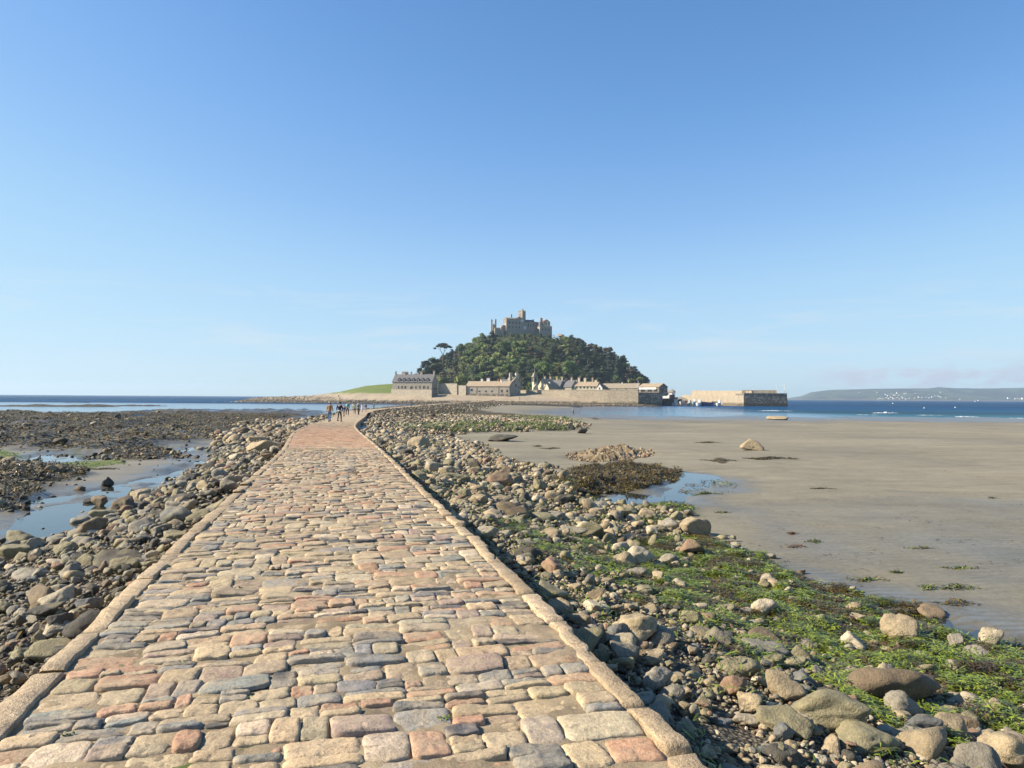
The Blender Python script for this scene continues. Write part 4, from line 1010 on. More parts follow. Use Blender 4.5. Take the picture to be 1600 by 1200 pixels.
BROWNS = np.array([(.10, .075, .022), (.16, .12, .03), (.045, .038, .018), (.21, .155, .04), (.085, .09, .022), (.15, .075, .025)])
def weed_patch(P, dens, ln, wd, pal, wts, edge, seed, ymax=200, lift=.05, clump=1.0, thr=-.15, up=.5, cap=90000, within=None):
    r = np.random.default_rng(seed)
    lo, hi = P.min(0) - edge, P.max(0) + edge; hi[1] = min(hi[1], ymax); lo[1] = max(lo[1], 1.5)
    n = min(int(dens * (hi[0] - lo[0]) * (hi[1] - lo[1])), 1500000)
    x = r.uniform(lo[0], hi[0], n); y = r.uniform(lo[1], hi[1], n)
    k = (np.abs(x / y) < .8); x, y = x[k], y[k]
    d = psdf(P, x, y) + edge * 1.2 * fbm2(x / (edge * 2), y / (edge * 2), seed, 3)
    cl = fbm2(x / clump, y / clump, seed + 3, 3)
    k = (d > 0) & (cl > thr + .25 * (r.random(len(x)) - .5)) & (-psdf(ROAD_C, x, y) > .25); x, y, cl = x[k][:cap], y[k][:cap], cl[k][:cap]
    n = len(x)
    hue = np.clip(((fbm2(x / (clump * .7), y / (clump * .7), seed + 8, 3) * .9 + .5) * len(wts) + r.normal(0, .9, n)), 0, len(wts) - 1e-3)
    cw = np.cumsum(wts) / np.sum(wts); ci = np.minimum(np.searchsorted(cw, np.clip(hue / len(wts), 0, .9999)), len(pal) - 1)
    cols = pal[ci] * r.uniform(.75, 1.25, (n, 1))
    z = G(x, y) + lift * r.random(n) * np.clip(.4 + cl * 2, .2, 1.6)
    return ribbons(x, y, z, ln * r.uniform(.6, 1.4, n), wd * r.uniform(.6, 1.4, n), cols, seed + 1, up)
def stuff_mesh(name, parts, mat, label):
    off = 0; Vs, Fs, Cs = [], [], []
    for V, F, c in parts: Vs.append(V); Fs.append(F + off); Cs.append(c); off += len(V)
    print(name, off)
    return tag(link(name, mesh_np(name, np.concatenate(Vs), np.concatenate(Fs), mat, np.concatenate(Cs))), label, 'seaweed', kind='stuff')
gw = [.30, .2, .2, .12, .1, .08]
stuff_mesh('green_seaweed', [
    weed_patch(Z_GREEN, 9000, .07, .012, GREENS, gw, .35, 201, 30, .07, .22, -.2, .35, 210000),
    weed_patch(Z_GREEN, 900, .07, .03, GREENS, gw, .35, 211, 30, .05, .30, -.3, .25, 30000),
    weed_patch(Z_GREEN3, 5200, .07, .012, GREENS, [.36, .26, .14, .1, .08, .06], .3, 202, 14, .10, .40, .02, .38, 80000),
    weed_patch(Z_GREEN2, 700, .11, .026, GREENS, gw, .3, 203, 40, .06, .5, -.3, .7, 14000),
    weed_patch(Z_SANDMIX, 60, .12, .03, GREENS, [.2, .1, .3, .2, .2, 0], .4, 204, 40, .03, .7, .05, .5, 3000),
    weed_patch(Z_STONES_R, 330, .09, .014, GREENS, gw, .3, 205, 25, .12, .35, .14, .6, 26000),
    weed_patch(gpoly([(620, 679), (625, 671), (760, 668), (860, 668), (890, 674), (700, 679)]), 45, .28, .07, GREENS, [.4, .1, .3, .2, 0, 0], 1.0, 206, 120, .45, 1.5, -.25, .8, 14000),
    weed_patch(gpoly([(745, 648), (800, 648), (880, 656), (905, 664), (860, 664), (780, 656)]), 22, .3, .08, GREENS, [.4, .1, .3, .2, 0, 0], 1.5, 207, 140, .45, 2, -.2, .8, 9000)]
    + [weed_patch(P, 260, .10, .03, GREENS, [.35, .6, .05, 0, 0, 0], .4, 208, 80, .03, .8, -.6, .3, 12000) for P in Z_FLAT_GREEN[:2]], weed_m, 'bright green seaweed spread over the stones and flats')
bw = [.25, .22, .2, .15, .1, .08]
stuff_mesh('brown_seaweed', [
    weed_patch(Z_BROWN, 900, .12, .03, BROWNS, [.25, .25, .15, .2, .1, .05], .35, 301, 40, .14, .4, -.5, .9, 26000),
    weed_patch(Z_REEF, 90, .10, .03, BROWNS, [.3, .3, .2, .2, 0, 0], .5, 302, 60, .03, .5, .0, .5, 3000),
    weed_patch(Z_WEED_L2, 260, .16, .04, BROWNS, [.2, .2, .2, .25, .1, .05], .6, 303, 80, .16, .6, -.3, .9, 26000),
    weed_patch(Z_STRIP_L, 120, .16, .045, BROWNS, bw, .5, 304, 80, .12, .7, -.3, .8, 9000),
    weed_patch(Z_WEED_L, 32, .42, .11, BROWNS * 1.15, [.12, .3, .13, .3, .1, .05], 1.5, 305, 170, .22, 2.5, -.5, .5, 110000),
    weed_patch(Z_GREEN, 4500, .075, .012, BROWNS, bw, .4, 306, 30, .06, .3, -.08, .4, 110000),
    weed_patch(Z_STONES_L, 10, .14, .035, BROWNS, bw, .6, 307, 60, .12, .8, .1, .8, 6000),
    weed_patch(Z_SANDMIX, 50, .12, .03, BROWNS, bw, .4, 308, 40, .03, .7, .0, .5, 3000),
    weed_patch(gpoly([(1060, 700), (1700, 690), (1700, 1000), (1500, 960), (1250, 890), (1120, 840), (1100, 780)]), 60, .07, .014, BROWNS, bw, 1.0, 310, 60, .01, .5, .42, .3, 5000),
    weed_patch(FARC, 6, .6, .16, BROWNS, bw, 4, 309, 420, .3, 3, -.3, .9, 22000)], weed_m, 'brown wrack lying in thick mats over the low shore')
# a lumpy knoll of bare rock in the sand
def knoll():
    c = np.array(Z_REEF).mean(0); n, m = 190, 90
    lo, hi = Z_REEF.min(0) - .8, Z_REEF.max(0) + .8
    X, Y = np.meshgrid(np.linspace(lo[0], hi[0], n), np.linspace(lo[1], hi[1], m), indexing='ij'); x = X.ravel(); y = Y.ravel()
    e = psdf(Z_REEF, x, y) + .6 * fbm2(x / .9, y / 1.2, 711, 3)
    lump = 1 - np.abs(fbm2(x / .42, y / .5, 712, 2)) * 3.2; lump2 = 1 - np.abs(fbm2(x / .17, y / .2, 713, 2)) * 3
    z = zbase(x, y) - .20 + sstep(-.5, 1.3, e) * (.36 + .13 * np.clip(lump, -.6, 1) + .07 * np.clip(lump2, -.6, 1) + .12 * fbm2(x / 2, y / 2, 714, 2))
    idx = np.arange(n * m).reshape(n, m); F = np.stack([idx[:-1, :-1], idx[1:, :-1], idx[1:, 1:], idx[:-1, 1:]], -1).reshape(-1, 4)
    col = np.array((.25, .19, .115)) + np.clip(fbm2(x / .6, y / .6, 715, 3), -.5, .5)[:, None] * np.array((.16, .13, .10))
    o = link('rock_knoll', mesh_np('rock_knoll', np.stack([x, y, z], -1), F, rock_attr_m, col)); tag(o, 'low lumpy knoll of pitted tan rock rising from the sand above the brown weed', 'rock')
knoll()
# clumps washed up on the sand
CL = [(1125, 720, 46, 10, 0, 'short thick wrack heap on the sand, before the triangular boulder'), (1200, 717, 70, 5, 0, 'long thin line of brown wrack trailing across the sand below the triangular boulder'),
      (1100, 772, 44, 7, 1, 'dark green weed raft at the tip of the bright pool'), (1130, 803, 26, 3, 1, 'thin yellow green weed patch on sand by the pool outlet'),
      (1242, 855, 36, 5, 2, 'rusty brown weed clump alone on the rippled sand'), (1272, 848, 26, 6, 1, 'dark green weed tuft beside the rusty clump'), (1238, 836, 14, 4, 2, 'small orange weed tuft above the rusty clump'),
      (1355, 905, 60, 9, 1, 'long green and brown weed raft nearest the strip of water'), (1450, 917, 36, 12, 1, 'green weed bunch, upper of the two rafts far along the strip of water'), (1495, 916, 66, 12, 1, 'bright green weed raft trailing to a point on the sand'),
      (1495, 940, 64, 14, 0, 'dark curled wrack raft on the sand under the bright green one'), (1420, 945, 80, 16, 0, 'broad brown and green wrack raft along the water strip'), (1440, 858, 44, 4, 1, 'thin weed string with a bit of orange high on the sand'), (1500, 887, 50, 5, 1, 'thin ragged weed line between the string and the rafts'),
      (1400, 893, 16, 4, 1, 'tiny green tuft on the bare sand above the long raft'), (1282, 765, 40, 3, 0, 'thin dark weed strand stretched on the open sand'), (1550, 779, 16, 3, 0, 'lone dark speck of weed far out on the open sand'), (840, 697, 14, 3, 0, 'small dark weed clump on sand beside the weedy mound'),
      (862, 701, 30, 4, 0, 'flat dark weed smear on the sand short of the brown reef'), (745, 706, 60, 4, 0, 'thin dark weed line at the inner edge of the sand'), (930, 656, 18, 4, 0, 'dark weed lump far out near the wading person'), (690, 640, 60, 3, 1, 'faint green weed streak on the far sand bank'),
      (1105, 690, 34, 3, 0, 'flat wrack streak on sand beyond the reef'), (160, 734, 46, 4, 0, 'flat dark weed streak on the sand between the pools')]
for k, (px, py, w, h, kd, lab) in enumerate(CL):
    x, y = ground_px(px, py); W = w / FPX * y; D = max(h / FPX * y * y / 2.6 * .5, .12 * W)
    r = np.random.default_rng(500 + k); n = int(np.clip(W * D * 900, 60, 900)); n = min(n, 900)
    a = r.uniform(0, 2 * PI, n); q = r.random(n) ** .6
    xx = x + np.cos(a) * q * W / 2 * (1 + .3 * np.sin(3 * a + k)); yy = y + np.sin(a) * q * D / 2 * (1 + .3 * np.sin(2 * a + k)) + .25 * D * np.sin((xx - x) / W * 7)
    sz = np.clip(W / 14, .08, .34)
    pal = (BROWNS, GREENS, np.array([(.22, .10, .03), (.16, .08, .03), (.10, .07, .03)]))[kd]
    cols = pal[r.integers(0, len(pal), n)] * r.uniform(.7, 1.2, (n, 1))
    zz = G(xx, yy) + (1 - q) * np.clip(h / FPX * y * .5, .02, .25) * r.random(n)
    V, F, c = ribbons(xx - x, yy - y, zz, np.full(n, sz) * r.uniform(.7, 1.4, n), np.full(n, sz * .25), cols, 600 + k, .6)
    zc = float(zz.mean()); V[:, 2] -= zc
    tag(link('seaweed_clump', mesh_np('seaweed_clump', V, F, weed_m, c), None, (x, y, zc)), lab, 'seaweed', 'weed washed up on the sand')
# little plants in the causeway joints
def moss():
    r = np.random.default_rng(77); n = 0; xs, ys, zs = [], [], []
    for k in range(46):
        s = 2.6 + 7 * r.random() ** 1.7; t = r.uniform(-1.3, 1.4); m = int(r.integers(14, 60)); rad = r.uniform(.015, .05)
        a = r.uniform(0, 2 * PI, m); q = r.random(m) ** .5 * rad
        gx, gy = st_to_xy(s + np.sin(a) * q * .5, t + np.cos(a) * q * 1.6)
        xs.append(gx); ys.append(gy); zs.append(zroad(gy) - .012 + .012 * r.random(m))
    x, y, z = map(np.concatenate, (xs, ys, zs)); n = len(x)
    pal = np.array([(.16, .22, .03), (.10, .16, .03), (.22, .26, .05)])
    return ribbons(x, y, z, .022 * r.uniform(.5, 1.4, n), .008 * r.uniform(.6, 1.4, n), pal[r.integers(0, 3, n)], 78, 1.2)
V, F, c = moss()
tag(link('moss', mesh_np('moss', V, F, weed_m, c)), 'tufts of green moss in the joints of the causeway', 'moss', kind='stuff')
# ------------------------------------------------------------------ the mount
HC = np.array((8.0, 640.0))
def hill_h(x, y):
    dx = x - HC[0]; dy = y - HC[1]; r = np.hypot(dx, dy) + 1e-6
    cx, cy = dx / r, dy / r
    hl = np.interp(r, [0, 30, 42, 50, 63, 85, 103, 118], [54, 53, 47, 40, 31, 15, 5, -3])
    hr = np.interp(r, [0, 20, 36, 54, 75, 86, 96, 106, 120], [54, 53.5, 50, 45, 35, 28, 20, 11, -3])
    hf = np.interp(r, [0, 26, 45, 75, 105, 132, 150], [54, 52, 43, 28, 14, 4, -3])
    hb = np.interp(r, [0, 26, 50, 90, 130], [54, 52, 36, 14, -3])
    wl = np.where(cx < 0, cx * cx, 0); wr = np.where(cx > 0, cx * cx, 0); wf = np.where(cy < 0, cy * cy, 0); wb = np.where(cy > 0, cy * cy, 0)
    h = hl * wl + hr * wr + hf * wf + hb * wb
    return h + np.clip(h, 0, 10) / 10 * (2.2 * fbm2(x / 16, y / 16, 401, 4)) * sstep(15, 40, r)
def make_hill():
    n = 170; a = np.linspace(-135, 135, n); b = np.linspace(-155, 140, n)
    X, Y = np.meshgrid(a + HC[0], b + HC[1], indexing='ij'); x = X.ravel(); y = Y.ravel(); z = hill_h(x, y)
    idx = np.arange(n * n).reshape(n, n); F = np.stack([idx[:-1, :-1], idx[1:, :-1], idx[1:, 1:], idx[:-1, 1:]], -1).reshape(-1, 4)
    t = NT('hillside'); p = t.pos()
    c = t.mix(t.maprange(t.noise(p, .12, 4, .6), .42, .6), (.035, .05, .018), (.085, .095, .035))
    c = t.mix(t.maprange(t.noise(p, .25, 3, .6), .62, .7), c, (.2, .17, .13))
    m = t.out(c, .9, t.bump(t.noise(p, .8, 4), 1.0, .8), .15)
    tag(link('hill', mesh_np('hill', np.stack([x, y, z], -1), F, m)), kind='structure')
make_hill()
# --- trees
t = NT('leaves'); c = t.attr().outputs['Color']; oc = t.objcol()
c = t.mix(1.0, oc, c, 'MULTIPLY')
leaf_m = t.out(c, .6, None, .25, k=.95)
bark_m = plain('bark', (.11, .085, .065), .9, 2.0, .4)
def crown_mesh(name, lumps, n_per, leaf, seed, flat=0.0):
    """leaf-sized faces spread through a set of (x,y,z,rx,rz) lumps"""
    r = np.random.default_rng(seed); P, Nn, C = [], [], []
    for (lx, ly, lz, rx, rz) in lumps:
        n = int(n_per * rx * rx)
        v = r.normal(size=(n, 3)); v /= np.linalg.norm(v, axis=1)[:, None]
        rad = (r.random(n) ** .35) * (1 + .22 * vn3(v[:, 0] * 2.3 + lx, v[:, 1] * 2.3 + ly, v[:, 2] * 2.3 + lz, seed))
        p = v * rad[:, None] * np.array((rx, rx, rz)) + np.array((lx, ly, lz))
        P.append(p); q = v + r.normal(0, .45, (n, 3)); q[:, 2] += .25 + flat; Nn.append(q / np.linalg.norm(q, axis=1)[:, None])
        C.append(np.full(n, r.uniform(.72, 1.3)) * r.uniform(.75, 1.25, n))
    P = np.concatenate(P); Nn = np.concatenate(Nn); C = np.concatenate(C); n = len(P)
    a = np.cross(Nn, r.normal(size=(n, 3))); a /= np.linalg.norm(a, axis=1)[:, None]; b = np.cross(Nn, a)
    s = leaf * r.uniform(.6, 1.4, n)[:, None]
    V = np.stack([P - a * s, P - b * s * .6, P + a * s, P + b * s * .6], 1).reshape(-1, 3)
    F = np.arange(4 * n).reshape(n, 4)
    col = np.repeat(C[:, None] * np.array((1, 1, 1)) * r.uniform(.92, 1.08, (n, 3)), 4, 0)
    return mesh_np(name, V, F, leaf_m, col, False)
def trunk_mesh(segs):
    mb = MB()
    for p0, p1, r0, r1 in segs: mb.tube(p0, p1, r0, r1, 7)
    return mb.mesh('trunk', bark_m, True)
def arch(kind, seed):
    r = random.Random(seed); L = []
    if kind == 'broadleaf_tree':
        H = 9.5
        for k in range(13):
            a = r.uniform(0, 2 * PI); q = r.uniform(0, 3.4); z = r.uniform(4.0, 7.9) - q * .35
            L.append((q * math.cos(a), q * math.sin(a), z, r.uniform(1.2, 2.1), r.uniform(1.1, 1.7)))
        L.append((0, 0, 5.4, 2.9, 2.4))
        T = [((0, 0, -2), (0.1, 0, 3.2), .38, .3)] + [((.1, 0, 2.8), (2.4 * math.cos(q), 2.4 * math.sin(q), 5.6), .2, .07) for q in (0.4, 2.3, 4.4)]
        return crown_mesh('crown', L, 62, .42, seed), trunk_mesh(T)
    if kind == 'pine_tree':
        for k in range(13):
            a = r.uniform(0, 2 * PI); z = r.uniform(3.2, 10.6); q = (1 - ((z - 5.5) / 6.2) ** 2) * r.uniform(1.0, 3.6) if z > 3 else 1
            L.append((q * math.cos(a), q * math.sin(a), z, r.uniform(1.2, 2.2), r.uniform(.55, .95)))
        L += [(0, 0, 9.8, 1.6, 1.4), (0, 0, 6.5, 1.9, 2.6)]
        T = [((0, 0, -2), (.15, 0, 5), .36, .26), ((.15, 0, 5), (0, .1, 9.8), .26, .08)] + [((.1, 0, z), (2.6 * math.cos(q), 2.6 * math.sin(q), z + 1.2), .12, .05) for z, q in ((3.8, .3), (4.6, 2.6), (5.8, 4.6), (6.6, 1.4))]
        return crown_mesh('crown', L, 58, .36, seed, .4), trunk_mesh(T)
    if kind == 'shrub':
        for k in range(8):
            a = r.uniform(0, 2 * PI); q = r.uniform(0, 1.5); L.append((q * math.cos(a), q * math.sin(a), r.uniform(.8, 2.0), r.uniform(.7, 1.1), r.uniform(.6, 1.0)))
        return crown_mesh('crown', L, 110, .28, seed), trunk_mesh([((0, 0, -.6), (0, 0, 1.2), .16, .08)] + [((0, 0, .3), (.8 * math.cos(q), .8 * math.sin(q), 1.6), .08, .03) for q in (0, 2, 4)])
AR = {k: [arch(k, 10 * i + 3 + 100 * j) for i in range(5)] for j, k in enumerate(('broadleaf_tree', 'pine_tree', 'shrub'))}
def plant(kind, k, x, y, z, sc, col, rz, scz=None):
    cm, tm = AR[kind][k % 5]
    o = thing(kind, None, {'broadleaf_tree': 'tree', 'pine_tree': 'tree', 'shrub': 'shrub'}[kind], (x, y, z), rz)
    o.scale = (sc, sc, scz or sc)
    a = link('crown', cm, o); a.color = (*col, 1); link('trunk', tm, o)
    return o
GRN = {'dark green': (.05, .07, .03), 'mid green': (.105, .16, .042), 'yellowish green': (.175, .205, .055), 'olive green': (.13, .135, .05), 'brownish': (.10, .08, .05), 'blue green': (.045, .065, .042)}
def grow():
    r = np.random.default_rng(21); pts = []
    tries = 0
    while tries < 16000 and len(pts) < 330:
        tries += 1
        a = r.uniform(-PI * 1.12, PI * .12); q = 150 * math.sqrt(r.random()); x = HC[0] + q * math.cos(a) * .9; y = HC[1] + q * math.sin(a)
        h = float(hill_h(np.array([x]), np.array([y]))[0])
        if h < 3.0 or (x > -24 and x < 42 and y > 615): continue
        sx = 800 + FPX * x / y
        if h < 9 and not (652 < sx < 1003): continue
        mind = 5.9 if h > 12 else 5.4
        if min([math.hypot(x - p[0], y - p[1]) for p in pts] or [99]) < mind: continue
        pts.append((x, y, h, sx))
    made = []
    for k, (x, y, h, sx) in enumerate(pts):
        n = float(fbm2(np.array([x / 28]), np.array([y / 28]), 431, 2)[0]); u = r.random()
        dark = sx < 720 or sx > 890 or (h < 18 and u < .5) or n < -.28
        if dark and u < .84: kind, cn = 'pine_tree', ('dark green', 'blue green', 'blue green', 'dark green', 'brownish')[int(r.integers(5))]
        else: kind, cn = 'broadleaf_tree', ('mid green', 'yellowish green', 'olive green', 'mid green', 'yellowish green')[int(r.integers(5))]
        sc = r.uniform(.66, 1.0) if kind == 'pine_tree' else r.uniform(.7, 1.05)
        if h > 40: sc = min(sc, .72) * (.62 if -28 < x < 46 and y < 640 and abs(x - 8) < 34 else .9)
        if h < 10: sc *= .85
        col = tuple(np.array(GRN[cn]) * r.uniform(.8, 1.25))
        o = plant(kind, int(r.integers(5)), x, y, h - .6, sc, col, r.uniform(0, 6.28), sc * r.uniform(.85, 1.15))
        made.append((o, kind, cn, x, y, h + 6, sc))
    return made
TREES = grow()
def extra(kind, k, px, pyb, y, hpx, cn, j=1.0):
    b = at(px, pyb, y); H = hpx / FPX * y; sc = H / {'pine_tree': 11.5, 'broadleaf_tree': 9.6, 'shrub': 2.9}[kind]
    return plant(kind, k, b[0], b[1], b[2], sc, tuple(np.array(GRN[cn]) * j), k * 1.3), kind, cn, b[0], b[1], b[2], sc
for e in ((('pine_tree', 2, 769, 545, 600, 30, 'blue green'), 'dark domed pine on the skyline beside the castle terrace'),
          (('pine_tree', 0, 757, 550, 600, 26, 'dark green'), 'smaller dark pine tucked below the domed skyline pine'),
          (('pine_tree', 4, 903, 545, 612, 18, 'blue green'), 'ragged dark pine breaking the skyline down the slope behind the castle'),
          (('pine_tree', 1, 667, 597, 512, 36, 'blue green'), 'tall dark cypress at the seaward end of the wood above the lodge chimneys'),
          (('pine_tree', 3, 676, 598, 520, 42, 'dark green'), 'broad dark pine behind the lodge gable chimney'),
          (('broadleaf_tree', 2, 850, 592, 520, 34, 'mid green'), 'big mid green round tree directly above the bell tower'),
          (('broadleaf_tree', 0, 888, 594, 520, 36, 'mid green'), 'big round green tree above the cottage chimneys'),
          (('broadleaf_tree', 3, 782, 556, 590, 26, 'mid green'), 'bright green leafy tree below the domed pine'),
          (('broadleaf_tree', 4, 806, 560, 590, 28, 'yellowish green'), 'yellow green leafy tree below the castle front'),
          (('shrub', 0, 695, 602, 492, 15, 'olive green'), 'olive rounded shrub behind the garden wall beside the lodge'),
          (('shrub', 1, 718, 603, 494, 20, 'yellowish green'), 'yellowish tall shrub where the garden wall steps down'),
          (('shrub', 2, 984, 601, 492, 12, 'olive green'), 'olive round shrub above the long slate roof'),
          (('shrub', 3, 1051, 615, 552, 7, 'dark green'), 'dark low shrub behind the quay'),
          (('shrub', 4, 817, 610, 500, 8, 'dark green'), 'small dark shrub between the gabled house and the bell tower')):
    q = extra(*e[0]); q[0]['label'] = e[1]; q[0]['group'] = 'shrubs by the village' if e[0][0] == 'shrub' else 'trees on the mount'
# labels for the wood: where on the slope, above which landmark, and how it looks
BANDS = ((16, 'at the slope foot'), (27, 'low on the slope'), (40, 'halfway up the slope'), (52, 'high on the slope'), (99, 'just under the castle'))
COLS_PX = ((690, 'above the lodge'), (728, 'above the garden wall'), (768, 'above the low building'), (803, 'above its gabled end'), (832, 'beside the bell tower'), (866, 'above the bell tower'), (900, 'above the cottages'), (940, 'above the white dormer'), (975, 'above the long slate roof'), (1100, 'above the boathouse'))
gt = defaultdict(list)
for (o, kind, cn, x, y, z, sc) in TREES:
    sx = 800 + FPX * x / y
    b = next(n for v, n in BANDS if z <= v); c = next(n for v, n in COLS_PX if sx <= v)
    size = 'large' if sc > .93 else ('small' if sc < .7 else 'medium')
    gt[(size, cn, 'pine' if kind == 'pine_tree' else 'leafy tree', b, c)].append((o, y))
for key, q in gt.items():
    q.sort(key=lambda e: e[1])
    for n, (o, y) in enumerate(q):
        o['label'] = f"{key[0]} {key[1]} {key[2]} {key[3]} {key[4]}" + ('' if len(q) == 1 else f", {(ORD + ('ninth', 'tenth', 'eleventh', 'twelfth'))[n]} row")
        o['group'] = 'trees on the mount'
# the umbrella pine on the skyline
def umbrella():
    y = 556.0; b = at(692, 566, y); k = y / FPX
    o = thing('umbrella_pine', 'tall umbrella pine with a flat parasol crown standing clear on the skyline above the lodge', 'tree', b)
    W = 15 * k; top = 31 * k
    L = []
    r = random.Random(4)
    for i in range(19):
        a = r.uniform(0, 2 * PI); q = W * .80 * math.sqrt(r.random()); L.append((q * math.cos(a), q * math.sin(a), top - 2.0 - (q / W) ** 2 * 2.4, 1.7, .75))
    L.append((0, 0, top - 1.4, 3.8, 1.0)); L.append((-W * .85, 0, top - 4.4, 1.3, .7)); L.append((W * .8, -.5, top - 3.6, 1.4, .7))
    c = link('crown', crown_mesh('crown', L, 75, .34, 91, .8), o); c.color = (.036, .055, .03, 1)
    z0 = 16 * k
    link('trunk', trunk_mesh([((0, 0, -5), (0, 0, z0 * .72), .42, .34), ((0, 0, z0 * .7), (-2.2, 0, z0 * 1.25), .26, .18), ((-2.2, 0, z0 * 1.25), (-4.8, .3, top - 3.6), .16, .07), ((0, 0, z0 * .7), (1.2, .3, z0 * 1.1), .26, .18), ((1.2, .3, z0 * 1.1), (4.4, 0, top - 3.0), .16, .07),
                             ((1.0, .3, z0 * 1.05), (.8, -.6, top - 2.0), .16, .08), ((-2.0, 0, z0 * 1.2), (-1.4, .8, top - 2.0), .14, .07)]), o)
umbrella()
# bushes and saplings filling the wood between the trees
def understory():
    r = np.random.default_rng(97); n = 30000
    a = r.uniform(-PI * 1.15, PI * .15, n); q = 140 * np.sqrt(r.random(n)); x = HC[0] + q * np.cos(a); y = HC[1] + q * np.sin(a); h = hill_h(x, y)
    k = (h > 1.5) & ~((x > -20) & (x < 36) & (y > 632)); x, y, h = x[k], y[k], h[k]; n = len(x)
    lump = fbm2(x / 4.5, y / 4.5, 98, 3)
    z = h + r.random(n) * (2.2 + 3.0 * np.clip(lump, -.5, 1))
    Nn = np.stack([(x - HC[0]) / 60, (y - HC[1]) / 60, np.full(n, .9)], -1) + r.normal(0, .5, (n, 3)); Nn /= np.linalg.norm(Nn, axis=1)[:, None]
    u = np.cross(Nn, r.normal(size=(n, 3))); u /= np.linalg.norm(u, axis=1)[:, None]; v = np.cross(Nn, u); s = .62 * r.uniform(.6, 1.4, n)[:, None]; P = np.stack([x, y, z], -1)
    V = np.stack([P - u * s, P - v * s * .6, P + u * s, P + v * s * .6], 1).reshape(-1, 3)
    hue = np.clip(.5 + fbm2(x / 14, y / 14, 99, 2), 0, 1)[:, None]
    c = (np.array((.045, .065, .026)) * (1 - hue) + np.array((.09, .115, .04)) * hue) * r.uniform(.75, 1.25, (n, 1))
    t = NT('undergrowth_leaf'); m = t.out(t.attr().outputs['Color'], .65, None, .2, k=.95)
    tag(link('undergrowth', mesh_np('undergrowth', V, np.arange(4 * n).reshape(n, 4), m, np.repeat(c, 4, 0), False)), 'dense undergrowth between the trees of the mount', 'undergrowth', kind='stuff')
understory()

def crag(px, py, y, w, h, seed, label):
    b = at(px, py, y); W = w / FPX * y; H = h / FPX * y
    V, F = rock_verts(seed, 4, 'angular'); V = V * np.array((W / 2, W * .45, H / 2))
    o = link('rock_outcrop', mesh_np('rock_outcrop', V, F, rock_obj_m), None, tuple(b)); o.color = (.30, .26, .20, 1)
    tag(o, label, 'rock', 'crags on the mount')
for a in ((972, 566, 628, 9, 8, 3, 'pale crag on the skyline partway down the slope behind the village'), (988, 580, 624, 10, 12, 5, 'steep crag where the wooded slope drops to the harbour'), (958, 560, 625, 7, 5, 8, 'small crag poking from the trees above the steep one'), (876, 524, 634, 12, 6, 9, 'bare ledge beside the castle wing'), (758, 533, 622, 9, 6, 12, 'weathered ledge among the trees under the castle terrace')): crag(*a)
# ------------------------------------------------------------------ buildings
def stonewall(name, a, b, mortar, sc=1.6, contrast=.35, tide=False):
    t = NT(name); p = t.obj()
    v = t.node('ShaderNodeTexVoronoi', {'Vector': t.scale(p, (1, 1, 1.7)), 'Scale': sc})
    n = t.noise(p, .35, 4, .6)
    c = t.mix(t.maprange(n, .35, .65), a, b)
    cv = t.node('ShaderNodeSeparateColor', {0: v.outputs['Color']}).outputs[0]
    c = t.gain(c, t.maprange(cv, 0, 1, 1 - contrast, 1 + contrast, False))
    c = t.mix(t.maprange(v.outputs['Distance'], .42, .6), c, mortar)
    c = t.gain(c, t.maprange(t.noise(p, 6, 3), .3, .7, .85, 1.15, False))
    if tide:          # weed line left by the high water, and streaks below the coping
        wz = t.math('ADD', t.node('ShaderNodeSeparateXYZ', {0: t.pos()}).outputs['Z'], t.math('MULTIPLY', t.noise(p, .4, 4, .7), 2.2))
        c = t.mix(t.maprange(wz, 1.0, -.6, 0, .75), c, (.085, .07, .04))
        c = t.mix(t.math('MULTIPLY', t.maprange(t.noise(t.scale(p, (1, 1, .12)), .8, 4, .7), .52, .66), .35), c, (.16, .13, .09))
    return t.out(c, .9, t.bump(t.math('SUBTRACT', 1.0, v.outputs['Distance']), .6, .12), .2)
granite_m = stonewall('granite_wall', (.385, .34, .27), (.33, .295, .24), (.40, .36, .29), 1.4, .26)
sunwall_m = stonewall('sunlit_granite_wall', (.47, .415, .315), (.41, .36, .275), (.46, .41, .32), 1.3, .26)  # granite with the sunlight on the garden walls put into its colour
warm_m = stonewall('harbour_stone', (.42, .36, .265), (.35, .30, .225), (.38, .335, .255), 1.3, .34, True)
dark_shaded_m = stonewall('dark_shaded_stone', (.25, .225, .185), (.32, .28, .22), (.16, .145, .12), .7, .5, True)  # dark stone; shade of walls turned from the sun is in its colour
castle_m = stonewall('castle_stone', (.40, .355, .29), (.33, .30, .25), (.38, .345, .29), .9, .16)
slate_m = plain('slate_roof', (.135, .13, .135), .7, 1.5, .3, .08, 3)
slate_warm_m = plain('lichen_slate_roof', (.30, .255, .19), .8, .9, .3, .08, 3)
tan_roof_m = plain('sandy_slate_roof', (.38, .30, .205), .8, .9, .25, .08, 3)
red_roof_m = plain('rusty_roof', (.24, .15, .115), .8, .9, .3)
white_m = plain('whitewash', (.78, .77, .73), .8, .8, .07)
cream_m = plain('cream_render', (.62, .55, .43), .85, .8, .12)
glass_m = plain('dark_window', (.03, .035, .04), .15, None, 0, 0, None, .6)
orange_m = plain('terracotta', (.42, .2, .1), .8)
wood_m = plain('dark_door', (.06, .05, .045), .6)
metal_m = plain('painted_metal', (.7, .71, .7), .5)
